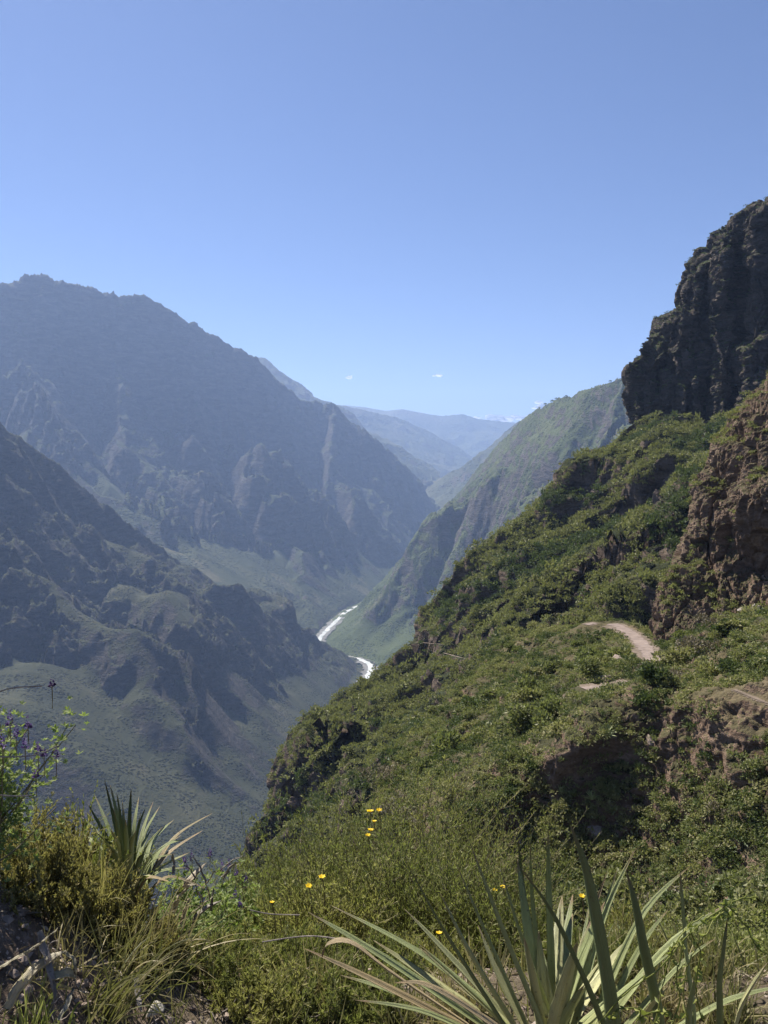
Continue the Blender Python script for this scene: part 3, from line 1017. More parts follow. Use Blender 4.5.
M_stem = plain_mat('green_brown_stems', (0.1, 0.085, 0.045), (0.22, 0.185, 0.11), 30)
M_wood = plain_mat('dead_grey_wood', (0.16, 0.13, 0.11), (0.34, 0.29, 0.25), 25, 0.9, 0.01, (1, 1, 1))
M_straw = leaf_mat('straw', (0.2, 0.16, 0.075), (0.3, 0.25, 0.13), (0.38, 0.33, 0.2), 0.25)
G_broom = leaf_mat('broom_leaves', (0.106, 0.119, 0.037), (0.188, 0.200, 0.062), (0.338, 0.325, 0.138), 0.42, objvar=0.15)
G_broom2 = leaf_mat('yellowing_broom_leaves', (0.144, 0.138, 0.048), (0.252, 0.240, 0.084), (0.408, 0.372, 0.156), 0.45, objvar=0.15)
G_olive = leaf_mat('golden_olive_leaves', (0.130, 0.114, 0.044), (0.247, 0.215, 0.085), (0.416, 0.338, 0.143), 0.42, objvar=0.15)
G_fresh = leaf_mat('fresh_leaves', (0.11, 0.15, 0.035), (0.19, 0.24, 0.065), (0.32, 0.35, 0.13), 0.45, objvar=0.1)
G_yellowgreen = leaf_mat('yellow_green_leaves', (0.14, 0.16, 0.035), (0.22, 0.24, 0.06), (0.32, 0.32, 0.1), 0.4, objvar=0.1)
G_blade = leaf_mat('grass_blades', (0.08, 0.085, 0.03), (0.18, 0.165, 0.07), (0.34, 0.28, 0.15), 0.35, objvar=0.1)
M_yellow = leaf_mat('yellow_petals', (0.72, 0.5, 0.02), (0.85, 0.62, 0.03), None, 0.3)
M_purple = leaf_mat('purple_petals', (0.03, 0.015, 0.075), (0.07, 0.035, 0.15), (0.12, 0.075, 0.22), 0.25)


def flower(c, r, g=rng):
    k = 6
    a = np.arange(k) * 2 * math.pi / k + g.uniform(0, 1)
    tilt = g.uniform(-0.5, 0.5)
    d = unit(np.stack([np.cos(a), np.sin(a) * math.cos(tilt), 0.55 + np.sin(a) * math.sin(tilt)], -1))
    n = unit(np.stack([-np.cos(a) * 0.5, -np.sin(a) * 0.5, np.ones(k)], -1))
    return leaf_cards(np.repeat(c[None], k, 0), d, n, r, r * 1.0, 0.15)


def broom(name, base, h, w, label, group, nst, per, mat, leaf=(0.028, 0.0075), lean=0.5, flowers=(), twig=0.0018, g=None):
    g = g or np.random.default_rng(int(abs(base[0]) * 1000 + abs(base[1]) * 77))
    root = thing(name, base, label, 'shrub', group)
    a = g.uniform(0, 6.28, nst); rr = w * 0.35 * np.sqrt(g.random(nst))
    b = base + np.stack([np.cos(a) * rr, np.sin(a) * rr, -0.03 + 0 * a], -1)
    d = unit(np.stack([np.cos(a) * rr / w * 1.1, np.sin(a) * rr / w * 1.1, np.ones(nst)], -1) + g.normal(size=(nst, 3)) * lean * 0.5)
    L = h * g.uniform(0.45, 1.08, nst) * (1.05 - 0.45 * (rr / (w * 0.35)) ** 2)
    C = arcs(b, d, L, g.uniform(-0.05, 0.2, nst), 8, 0.012, g)
    p0, t0, tt = along(C, 5, 0.35, g)
    C2 = arcs(p0, unit(t0 + g.normal(size=t0.shape) * 0.55 + [0, 0, 0.2]), np.repeat(L, 5) * g.uniform(0.12, 0.36, nst * 5), g.uniform(-0.2, 0.2, nst * 5), 4, 0.0, g)
    V1, F1 = tubes(C, np.linspace(twig * 1.6, twig * 0.5, 8)[None].repeat(nst, 0))
    V2, F2 = tubes(C2, np.full((nst * 5, 1), twig * 0.5))
    part('stems', (np.concatenate([V1, V2]), np.concatenate([F1, F2 + len(V1)])), M_stem, root)
    q, t, _ = along(C, per, 0.3, g)
    q2, t2, _ = along(C2, max(per // 4, 3), 0.0, g)
    q = np.concatenate([q, q2]); t = np.concatenate([t, t2])
    dd = unit(t * 0.9 + g.normal(size=t.shape) * 0.42 + [0, 0, 0.15])
    part('foliage', leaf_cards(q, dd, unit(g.normal(size=t.shape) + [0, -0.3, 0.5]), leaf[0] * g.uniform(0.6, 1.4, len(q)), leaf[1] * g.uniform(0.7, 1.4, len(q))), mat, root)
    for (px, py, dpt, r) in flowers:
        c = P(px, py, dpt)
        s = arcs(c[None] + [[0.01, 0.02, -0.16]], np.array([[0, -0.1, 1.0]]), np.array([0.16]), np.array([0.0]), 4)
        s[0, -1] = c
        fo = part('flower', flower(c, r), M_yellow, root)
        part('stalk', tubes(s, np.full((1, 1), 0.0026)), M_stem, fo) if False else None
        st = obj('flower_stalk', tubes(s, np.full((1, 1), 0.0026))[0] - np.array(root.location), tubes(s, np.full((1, 1), 0.0026))[1], M_stem, fo)
    return root


def top_h(px, py, d):
    b = on(px, d)
    return b, max(0.15, P(px, py, d)[2] - b[2])


SH = 'feathery green shrubs in the middle of the bank'
fl_a = [(370, 812, 4.1, 0.024), (379, 811, 4.12, 0.02), (374, 822, 4.1, 0.018), (371, 831, 4.05, 0.024), (368, 836, 4.05, 0.018)]
fl_b = [(309, 887, 3.3, 0.02), (322, 878, 3.35, 0.02)]
specs = [(300, 822, 4.3, 0.9, 'feathery shrub on the left shoulder of the bank, before the canyon edge', None, ()),
         (368, 792, 4.5, 0.9, 'feathery shrub carrying a cluster of five yellow flowers at its top', None, fl_a),
         (436, 768, 4.7, 0.9, 'tallest feathery shrub, rising behind the big agave', None, ()),
         (486, 792, 4.8, 0.8, 'feathery shrub behind the upright agave leaves, with two orange yellow flowers', None, [(503, 888, 3.6, 0.02), (495, 891, 3.62, 0.016)]),
         (262, 885, 3.6, 0.7, 'lower feathery shrub beside the purple lupins', None, [(272, 903, 3.1, 0.013)]),
         (330, 852, 3.5, 0.8, 'feathery shrub with two yellow flowers left of the big agave', None, fl_b),
         (408, 832, 3.6, 0.8, 'feathery shrub in the middle, overlapped by long agave leaves', None, [(439, 934, 3.0, 0.016)]),
         (470, 848, 3.5, 0.7, 'feathery shrub close behind the agave rosette', None, [(582, 897, 3.1, 0.016)]),
         (225, 955, 3.0, 0.55, 'short feathery shrub at the bottom edge beside the dark grass', None, ()),
         (290, 948, 2.9, 0.7, 'short feathery shrub with one yellow flower near the bottom edge', None, [(265, 983, 2.62, 0.014)]),
         (370, 955, 2.8, 0.6, 'short feathery shrub under the drooping tan agave leaves', None, ()),
         (640, 900, 4.2, 0.6, 'sparse feathery shrub behind the right side of the agave', None, ()),
         (735, 965, 3.4, 0.6, 'low feathery shrub at the lower right edge', None, ()),
         (205, 985, 2.6, 0.5, 'low feathery shrub at the bottom edge, right of the white stone', None, ()),
         (255, 990, 2.5, 0.5, 'low feathery shrub at the bottom edge under the single yellow flower', None, ()),
         (310, 985, 2.5, 0.5, 'low feathery shrub at the bottom edge left of the big agave', None, ()),
         (365, 995, 2.5, 0.45, 'low feathery shrub below the bent tan agave leaf', None, ()),
         (430, 935, 3.0, 0.55, 'feathery shrub seen between the left leaves of the big agave', None, ()),
         (520, 900, 3.4, 0.6, 'feathery shrub seen between the upright leaves of the big agave', None, ()),
         (585, 925, 3.2, 0.6, 'feathery shrub behind the widest dark agave leaf', None, ()),
         (680, 965, 3.0, 0.6, 'feathery shrub behind the climbing vine', None, ()),
         (640, 985, 2.7, 0.5, 'low feathery shrub between the right leaves of the big agave', None, ())]
for k, (px, py, d, w, lab, grp, fls) in enumerate(specs):
    b, h = top_h(px, py, d)
    n = int(130 * (w / 0.8) ** 2) + 40
    broom('feathery_shrub', b, h * 1.05, w * 0.76, lab, SH, n, 42, (G_broom, G_broom, G_broom2)[k % 3], ((0.026, 0.0052) if d > 3.1 else (0.02, 0.0042)), 0.5, fls, g=np.random.default_rng(50 + k))

SO = 'golden olive shrubs on the left bank'
for k, (px, py, d, w, lab) in enumerate([(12, 812, 2.7, 0.55, 'golden olive shrub at the left edge above the bare soil'), (52, 814, 2.95, 0.5, 'golden olive shrub between the left edge and the spiky agave'),
                                         (88, 872, 2.6, 0.34, 'golden olive shrub in front of the dark agave spikes'), (30, 846, 2.5, 0.4, 'shorter olive shrub just behind the bare soil'),
                                         (128, 915, 2.55, 0.36, 'olive shrub at the foot of the left agave')]):
    b, h = top_h(px, py, d)
    broom('olive_shrub', b, h, w, lab, SO, 130, 60, G_olive if k != 1 else G_broom, (0.016, 0.0055), 0.35, (), 0.0014, g=np.random.default_rng(80 + k))
# pale yellow sprigs that stick out above
for px, py, d, lab in ((92, 800, 2.95, 'yellow green sprig standing up beside the agave spikes'), (58, 796, 2.85, 'yellow green sprig rising from the olive shrubs')):
    b, h = top_h(px, py, d)
    broom('sprig', b, h, 0.09, lab, None, 9, 60, G_yellowgreen, (0.02, 0.006), 0.22, (), 0.0014, g=np.random.default_rng(int(px)))


# ------------------------------------------------------------------ lupins
def palmate(c, d, r, g):
    k = len(c)
    m = 8
    s = unit(np.cross(d, unit(g.normal(size=(k, 3)))))
    u = np.cross(d, s)
    a = (np.arange(m) * 2 * math.pi / m)[None, :, None]
    dirs = unit(s[:, None] * np.cos(a) + u[:, None] * np.sin(a) + d[:, None] * 0.55 + 0.25 * g.normal(size=(k, m, 3))).reshape(-1, 3)
    return leaf_cards(np.repeat(c, m, 0), dirs, np.repeat(d, m, 0), np.repeat(r, m), np.repeat(r, m) * 0.36, 0.15)


def spike(c, h, r, g):
    k = 42
    t = g.random(k)
    a = g.uniform(0, 6.28, k)
    rad = r * (1 - 0.75 * t)
    p = c + np.stack([np.cos(a) * rad * 0.3, np.sin(a) * rad * 0.3, t * h], -1)
    d = unit(np.stack([np.cos(a), np.sin(a), 0.5 + 0 * a], -1))
    return leaf_cards(p, d, unit(np.stack([0 * a, 0 * a, 1 + 0 * a], -1) + 0.3 * g.normal(size=(k, 3))), rad * 1.1, rad * 0.9, 0.3)


def lupin(base, h, w, label, nst, nleaf, spikes, seed, leaf=0.02, lean=0.6, mat=None):
    g = np.random.default_rng(seed)
    root = thing('lupin', base, label, 'plant')
    C = arcs(base + g.normal(size=(nst, 3)) * [w * 0.12, w * 0.12, 0], ring_dirs(nst, lean, g), h * g.uniform(0.6, 1.1, nst), g.uniform(-0.1, 0.2, nst), 8, 0.015, g)
    part('stems', tubes(C, np.linspace(0.004, 0.0015, 8)[None].repeat(nst, 0), 4), M_stem, root)
    q, t, _ = along(C, nleaf, 0.25, g)
    off = g.normal(size=q.shape) * 0.04
    part('foliage', palmate(q + off, unit(t * 0.4 + g.normal(size=q.shape) * 0.6 + [0, -0.2, 0.8]), leaf * g.uniform(0.7, 1.3, len(q)), g), mat or G_fresh, root)
    for (px, py, d, hh) in spikes:
        c = P(px, py, d)
        fo = part('flower_spike', spike(c - [0, 0, hh * 0.5], hh, 0.012, g), M_purple, root)
        cc = np.stack([c - [0.01, -0.02, hh * 0.5 + 0.07], c - [0.0, 0, hh * 0.5 + 0.03], c - [0, 0, hh * 0.3]])[None]
        st = obj('stalk', *[q_ - np.array(root.location) if i_ == 0 else q_ for i_, q_ in enumerate(tubes(cc, np.full((1, 1), 0.0018)))], M_stem, fo)
    return root


b = np.array([-1.36, 2.45, float(gz(-1.36, 2.45))])
lupin(b, 0.54, 0.5, 'leafy lupin bush leaning in from the left edge, with dark purple flowers', 60, 40,
      [(52, 683, 2.35, 0.03), (28, 722, 2.4, 0.045), (25, 742, 2.35, 0.05), (2, 740, 2.3, 0.06), (38, 748, 2.35, 0.04), (10, 718, 2.3, 0.05), (36, 772, 2.4, 0.04), (56, 753, 2.4, 0.035), (44, 753, 2.4, 0.03), (16, 732, 2.3, 0.045)], 5, 0.017, 0.4)
for px, py, d, sp_, lab in ((185, 880, 3.7, [(184, 858, 3.6, 0.06), (192, 856, 3.6, 0.06), (210, 852, 3.65, 0.05), (187, 868, 3.6, 0.04)], 'low lupin with purple spikes beside the left agave'),
                            (225, 888, 3.8, [(222, 865, 3.7, 0.07), (229, 864, 3.7, 0.06), (235, 892, 3.6, 0.07), (236, 870, 3.7, 0.06), (246, 878, 3.7, 0.05)], 'low lupin with the most purple spikes at the canyon edge'),
                            (205, 915, 3.4, [(240, 902, 3.4, 0.06)], 'bright green lupin below the purple spikes'),
                            (165, 925, 3.2, [(172, 945, 3.1, 0.04), (170, 926, 3.1, 0.04)], 'pale green lupin between dead leaves and grass')):
    b, h = top_h(px, py, d)
    lupin(b, h * 1.05, 0.5, lab, 40, 20, sp_, int(px), 0.024, 0.5)


# ------------------------------------------------------------------ agaves
def agave_mat(name, c_base, c_mid, c_tip):
    t = NT(name)
    at = t.n('Attribute', attribute_name='along')
    ac = t.n('Attribute', attribute_name='across')
    oi = t.n('ObjectInfo')
    co = t.coords()
    nz = t.noise(co, 26, 6, 0.75)
    streak = t.n('TexNoise', noise_dimensions='2D')
    cb = t.n('CombineXYZ')
    t.set(cb.inputs[0], t.math('ADD', t.math('MULTIPLY', ac.outputs['Fac'], 9.0), t.math('MULTIPLY', oi.outputs['Random'], 40.0)))
    t.set(cb.inputs[1], t.math('MULTIPLY', at.outputs['Fac'], 1.5))
    t.set(streak.inputs['Vector'], cb.outputs[0])
    streak.inputs['Scale'].default_value = 1.6
    pos = t.math('ADD', at.outputs['Fac'], t.math('MULTIPLY', t.math('SUBTRACT', nz, 0.5), 0.16))
    c = t.ramp(pos, [(0.0, c_base), (0.3, tuple(0.35 * a + 0.65 * b for a, b in zip(c_base, c_mid))), (0.55, c_mid), (0.86, tuple(0.8 * x for x in c_mid)), (0.93, c_tip)])
    c = t.mix(t.rng(streak.outputs[0], 0.4, 0.7, 0, 0.5), c, tuple(min(1, x * 1.35) for x in c_mid))
    c = t.mix(t.math('MULTIPLY', oi.outputs['Random'], 0.3), c, (0.19, 0.23, 0.09))
    c = t.mix(t.rng(nz, 0.58, 0.72, 0, 0.6), c, (0.28, 0.22, 0.13))
    c = t.mix(t.rng(t.noise(co, 70, 3, 0.6), 0.62, 0.72, 0, 0.6), c, (0.1, 0.075, 0.045))
    b = t.n('BsdfPrincipled')
    t.set(b.inputs['Base Color'], c)
    b.inputs['Roughness'].default_value = 0.5
    b.inputs['Specular IOR Level'].default_value = 0.45
    t.set(b.inputs['Normal'], t.bump(t.math('ADD', nz, t.math('MULTIPLY', streak.outputs[0], 1.2)), 0.003))
    tr = t.n('BsdfTranslucent')
    t.set(tr.inputs[0], c)
    m = t.n('MixShader')
    m.inputs[0].default_value = 0.14
    t.set(m.inputs[1], b.outputs[0]); t.set(m.inputs[2], tr.outputs[0])
    return t.done(m.outputs[0])


M_agave = agave_mat('agave_leaf', (0.62, 0.59, 0.26), (0.35, 0.385, 0.17), (0.34, 0.22, 0.13))
M_agave_yellow = agave_mat('agave_leaf_yellowed', (0.6, 0.56, 0.29), (0.5, 0.48, 0.24), (0.36, 0.25, 0.14))
M_agave_dry = agave_mat('agave_leaf_dry', (0.36, 0.29, 0.17), (0.4, 0.3, 0.17), (0.42, 0.28, 0.15))
M_agave_dark = agave_mat('agave_leaf_dark', (0.42, 0.42, 0.22), (0.15, 0.185, 0.075), (0.2, 0.13, 0.075))


def agave_leaf(pts, W, axis, n=22, twist=0.0, chan=0.4, g=rng):
    """a sword leaf along control points; gives verts, faces, along, across"""
    C = catmull(np.array(pts, float), n)
    t = unit(np.gradient(C, axis=0))
    s = unit(np.cross(t, axis))
    nn = np.cross(s, t)
    u = np.linspace(0, 1, n)
    if twist:
        a = twist * u[:, None]
        s, nn = s * np.cos(a) + nn * np.sin(a), nn * np.cos(a) - s * np.sin(a)
    w = W * 0.5 * np.clip((1 - u ** 2.1) * (0.72 + 0.75 * u), 0.02, None)
    w = w * (1 + 0.04 * np.sin(u * 37 + W * 900))
    xs = np.array([-1, -0.55, 0, 0.55, 1])
    hs = np.array([1, 0.32, 0, 0.32, 1]) * chan
    th = np.array([0.03, 0.14, 0.2, 0.14, 0.03])
    top = C[:, None] + s[:, None] * (w[:, None] * xs)[..., None] + nn[:, None] * (w[:, None] * hs)[..., None]
    bot = C[:, None] + s[:, None] * (w[:, None] * xs)[..., None] + nn[:, None] * (w[:, None] * (hs - th))[..., None]
    V = np.concatenate([top, bot[:, ::-1]], 1).reshape(-1, 3)
    m = 10
    i = np.arange(n - 1)[:, None] * m
    j = np.arange(m)[None]
    jn = (j + 1) % m
    Fq = np.stack([i + j, i + jn, i + m + jn, i + m + j], -1).reshape(-1, 4)
    caps = np.array([[0, 4, 5, 9], [0, 1, 8, 9], [1, 2, 7, 8], [2, 3, 6, 7], [3, 4, 5, 6]])
    caps = np.concatenate([caps[1:], caps[1:] + (n - 1) * m])
    ac = np.concatenate([xs, xs[::-1]])
    return V, np.concatenate([Fq, caps]), np.repeat(u, m), np.tile(ac, n)


def add_attr(me, name, vals):
    a = me.attributes.new(name, 'FLOAT', 'POINT')
    a.data.foreach_set('value', np.asarray(vals, np.float32))


def leaf_part(root, mat, label, pts, W, axis, **kw):
    V, Fq, u, ac = agave_leaf(pts, W, axis, **kw)
    o = part('leaf', (V, Fq), mat, root, True, label)
    add_attr(o.data, 'along', u); add_attr(o.data, 'across', ac)
    return o


# big agave at the lower right: (tip, middle or None, where it leaves the rosette, width, kind)
ab = np.array([0.47, 2.18, float(gz(0.47, 2.18)) + 0.04])
ag = thing('agave', ab, 'large agave with long sword leaves in the lower right corner', 'agave')
LV = [((404, 858, 1.9), (452, 945, 2.0), (520, 1050, 2.1), .040, 'dark'), ((440, 893, 2.05), (470, 955, 2.08), (522, 1040, 2.15), .062, 'yellow'),
      ((455, 861, 2.05), (488, 940, 2.1), (532, 1040, 2.16), .052, 'green'), ((468, 838, 2.0), (502, 930, 2.05), (548, 1045, 2.12), .070, 'green'),
      ((500, 868, 2.1), (522, 940, 2.12), (560, 1045, 2.15), .060, 'green'), ((518, 838, 2.5), (524, 900, 2.5), (545, 1035, 2.3), .035, 'dark'),
      ((530, 842, 2.45), (533, 910, 2.45), (550, 1035, 2.3), .034, 'green'), ((548, 829, 2.4), (549, 900, 2.4), (553, 1035, 2.28), .046, 'green'),
      ((519, 866, 1.85), (560, 930, 1.9), (606, 1050, 2.0), .040, 'dark'), ((570, 824, 1.75), (592, 905, 1.8), (613, 1070, 1.95), .062, 'dark'),
      ((636, 848, 2.2), (604, 920, 2.2), (572, 1040, 2.2), .050, 'green'), ((618, 868, 2.35), (598, 930, 2.3), (566, 1030, 2.25), .036, 'green'),
      ((607, 872, 2.45), (588, 930, 2.4), (560, 1030, 2.3), .030, 'dry'), ((626, 870, 1.8), (642, 940, 1.85), (656, 1060, 2.0), .044, 'dark'),
      ((690, 866, 2.3), (640, 920, 2.3), (585, 1040, 2.2), .046, 'green'), ((668, 910, 2.2), (640, 950, 2.2), (590, 1045, 2.18), .042, 'green'),
      ((680, 870, 1.95), (686, 940, 2.0), (686, 1060, 2.05), .050, 'green'), ((729, 903, 2.1), (664, 952, 2.12), (588, 1050, 2.15), .055, 'green'),
      ((728, 915, 1.9), (722, 970, 1.95), (705, 1070, 2.05), .050, 'dark'), ((716, 938, 2.2), (676, 970, 2.2), (600, 1055, 2.17), .035, 'green'),
      ((308, 912, 2.15), (385, 960, 2.12), (510, 1045, 2.12), .060, 'green'), ((303, 948, 2.1), (380, 985, 2.1), (505, 1050, 2.12), .052, 'dry'),
      ((340, 975, 2.15), (410, 1000, 2.12), (512, 1056, 2.12), .050, 'green'), ((330, 905, 2.4), (430, 960, 2.3), (525, 1040, 2.2), .050, 'green'),
      ((355, 1000, 2.0), (430, 1015, 2.05), (520, 1060, 2.1), .045, 'green'), ((478, 925, 2.4), (500, 980, 2.3), (535, 1045, 2.2), .050, 'yellow'),
      ((560, 905, 2.5), (560, 960, 2.4), (556, 1040, 2.25), .040, 'yellow'), ((590, 900, 2.6), (580, 960, 2.45), (562, 1040, 2.28), .040, 'green'),
      ((768, 962, 1.9), (745, 1000, 1.95), (705, 1075, 2.05), .050, 'yellow'), ((790, 985, 2.0), (720, 1005, 2.05), (620, 1065, 2.12), .045, 'green'),
      ((670, 985, 1.85), (650, 1010, 1.9), (610, 1070, 2.05), .055, 'yellow'), ((700, 960, 1.8), (692, 1000, 1.85), (672, 1080, 2.0), .040, 'green'),
      ((455, 985, 2.3), (490, 1010, 2.25), (535, 1050, 2.18), .055, 'yellow'), ((540, 950, 2.3), (546, 990, 2.25), (552, 1050, 2.18), .075, 'yellow')]
MK = {'green': (M_agave, None), 'dark': (M_agave_dark, 'dark green agave leaf'), 'yellow': (M_agave_yellow, 'yellowed agave leaf'), 'dry': (M_agave_dry, 'dry tan agave leaf')}
for tip, mid, low, W, kd in LV:
    mat, lab = MK[kd]
    b0 = ab + 0.06 * unit(P(*low) - ab)
    axis = unit(np.array([0, -0.25, 1.0]) + 0.35 * unit(ab + [0, 0, 0.4] - P(*mid)))
    leaf_part(ag, mat, lab, [b0, P(*low), P(*mid), P(*tip)], W * (0.74 if kd == 'dark' else 0.62), axis, chan=0.55)
gq = np.random.default_rng(12)
for k in range(26):
    az = gq.uniform(0, 6.28); el = gq.uniform(0.35, 1.25); Lq = gq.uniform(0.3, 0.62)
    out = np.array([math.cos(az) * math.cos(el), math.sin(az) * math.cos(el), math.sin(el)])
    if out[1] < -0.55: continue
    mat, lab = MK[('yellow', 'green', 'green', 'yellow')[k % 4]]
    leaf_part(ag, mat, lab, [ab + out * 0.04, ab + out * Lq * 0.5, ab + out * Lq + [0, 0, -0.05 * gq.random()]], gq.uniform(0.035, 0.055), unit(np.array([0, 0, 1.0]) - 0.55 * out + [0.01, 0, 0]), chan=0.4)
# two dry leaves that have folded over
leaf_part(ag, M_agave_dry, 'dry tan agave leaf bent over at its tip', [ab, P(500, 1045, 2.12), P(395, 975, 1.98), P(352, 943, 1.95), P(328, 944, 1.94), P(322, 958, 1.94)], .036, np.array([0.1, 0.2, 1.0]), twist=0.15, chan=0.15)
leaf_part(ag, M_agave_dry, 'dry tan agave leaf crossing low in front', [ab, P(540, 1060, 1.8), P(470, 1010, 1.72), P(425, 985, 1.7), P(394, 983, 1.7)], .026, np.array([0.1, -0.3, 1.0]), twist=-0.3)
# a short dark stump the leaves grow from
an = np.linspace(0, 2 * math.pi, 13)[:-1]
st_r = [(0.07, -0.1), (0.085, 0.0), (0.07, 0.08), (0.03, 0.13)]
V = np.array([[ab[0] + r * math.cos(a), ab[1] + r * math.sin(a), ab[2] + z] for r, z in st_r for a in an])
Fq = np.array([[k * 12 + i, k * 12 + (i + 1) % 12, k * 12 + 12 + (i + 1) % 12, k * 12 + 12 + i] for k in range(3) for i in range(12)])
part('stump', (V, Fq), M_wood, ag, True)

# agave on the left bank
b2 = np.array([(118 - 384) / F * 2.95, 2.95, 0]); b2[2] = float(gz(b2[0], b2[1])) + 0.16
a2 = thing('agave', b2, 'smaller spiky agave standing dark among the left shrubs', 'agave')
g = np.random.default_rng(3)
L2 = [(107, 793, 3.0, 'dark'), (131, 801, 3.0, 'dark'), (123, 812, 3.1, 'dark'), (151, 812, 3.3, 'green'), (157, 816, 3.35, 'green'), (150, 836, 3.2, 'green'), (176, 843, 3.1, 'green'), (170, 828, 3.4, 'green'),
      (98, 806, 3.3, 'dark'), (86, 826, 3.1, 'green'), (184, 858, 3.2, 'yellow'), (180, 872, 3.0, 'green'), (76, 850, 3.1, 'green'), (140, 822, 2.9, 'dark'), (115, 820, 2.8, 'dark'), (165, 850, 2.9, 'dark'),
      (96, 838, 2.8, 'green'), (196, 838, 3.3, 'dry'), (150, 880, 2.8, 'yellow'), (205, 822, 3.5, 'dry'), (135, 840, 2.75, 'yellow'), (112, 838, 2.8, 'yellow'), (165, 885, 2.8, 'dry'), (200, 892, 3.0, 'dry'), (112, 798, 3.05, 'green'), (118, 805, 2.9, 'dark'), (138, 808, 3.2, 'green'), (144, 818, 3.0, 'dark'), (160, 835, 3.0, 'green'), (170, 860, 2.9, 'green'), (92, 815, 3.0, 'dark'), (126, 830, 2.8, 'green'), (150, 860, 2.7, 'dark'), (104, 850, 2.7, 'green'), (185, 845, 3.3, 'green'), (80, 838, 3.2, 'green')]
for px, py, d, kd in L2:
    tip = b2 + (P(px, py, d) - b2) * 1.12
    mat, lab = MK[kd]
    out = unit(tip - b2)
    mid = b2 + (tip - b2) * 0.5 + np.array([0, 0, 0.05 + 0.05 * g.random()])
    leaf_part(a2, mat, lab, [b2 + out * 0.05, b2 + (tip - b2) * 0.2 + [0, 0, 0.03], mid, tip], g.uniform(0.019, 0.03), unit(np.array([0, -0.2, 1.0]) - 0.5 * out), chan=0.45)


# small agaves on the shaded rock of the near spur and above it
def rosette(R_, nl, g):
    Vs, Fs, us, acs, o_ = [], [], [], [], 0
    for k in range(nl):
        az = k * 2.4 + g.uniform(-0.2, 0.2); el = g.uniform(0.1, 1.35)
        tip = R_ * np.array([math.cos(az) * math.cos(el), math.sin(az) * math.cos(el), math.sin(el)])
        V, Fq, u, ac = agave_leaf([tip * 0.05, tip * 0.5 + [0, 0, 0.04], tip], 0.1 * R_, unit(np.array([0, 0, 1.0]) - 0.6 * unit(tip) + [0.01, 0, 0]), n=7)
        Vs.append(V); Fs.append(Fq + o_); us.append(u); acs.append(ac); o_ += len(V)
    return np.concatenate(Vs), np.concatenate(Fs), np.concatenate(us), np.concatenate(acs)


ros = []
for k in range(3):
    V, Fq, u, ac = rosette(1.0, 44, g)
    me = mesh_data('rock_agave', V, Fq, M_agave, True)
    add_attr(me, 'along', u); add_attr(me, 'across', ac)
    ros.append(me)
for px, py, s_ in ((520, 768, 0.75), (533, 786, 0.6), (606, 735, 0.8), (592, 800, 0.75), (612, 812, 0.6), (604, 770, 0.5), (566, 852, 0.8), (706, 852, 0.85), (560, 792, 0.55), (548, 776, 0.5), (690, 742, 0.5), (640, 770, 0.6)):
    h = S_near.hit(px, py)
    if not h: continue
    o = bpy.data.objects.new('rock_agave', ros[rng.integers(0, 3)])
    COL.objects.link(o)
    o.location = h[0]; o.scale = (s_,) * 3; o.rotation_euler = (0.35, rng.uniform(-0.2, 0.2), rng.uniform(0, 6))
    tag(o, 'small spiky agave rooted on the shaded rock of the near spur', 'agave', 'small agaves on the near spur')


# ------------------------------------------------------------------ grasses, litter, dead leaves, stones
def tuft(base, nb, L, spread, label, seed, mat, w=0.004, lean=None, droop=(0.2, 0.6), group='grass tufts on the near bank'):
    g = np.random.default_rng(seed)
    d = ring_dirs(nb, spread, g)
    if lean is not None: d = unit(d + np.array(lean) * g.uniform(0.3, 1.2, (nb, 1)))
    C = arcs(base + g.normal(size=(nb, 3)) * [0.05, 0.05, 0.0], d, L * g.uniform(0.5, 1.1, nb), g.uniform(*droop, nb), 8, 0.0, g)
    t = unit(np.gradient(C, axis=1)); s = unit(np.cross(t, g.normal(size=(nb, 1, 3))))
    ww = (w * np.linspace(1, 0.12, 8))[None, :, None] * g.uniform(0.6, 1.3, (nb, 1, 1))
    G = np.stack([C - s * ww, C + s * ww], 2)
    i = (np.arange(nb)[:, None] * 8 + np.arange(7)[None]) * 2
    Fq = np.stack([i, i + 1, i + 3, i + 2], -1).reshape(-1, 4)
    root = obj('grass_tuft', G.reshape(-1, 3), Fq, mat)
    return tag(root, label, 'grass tuft', group)


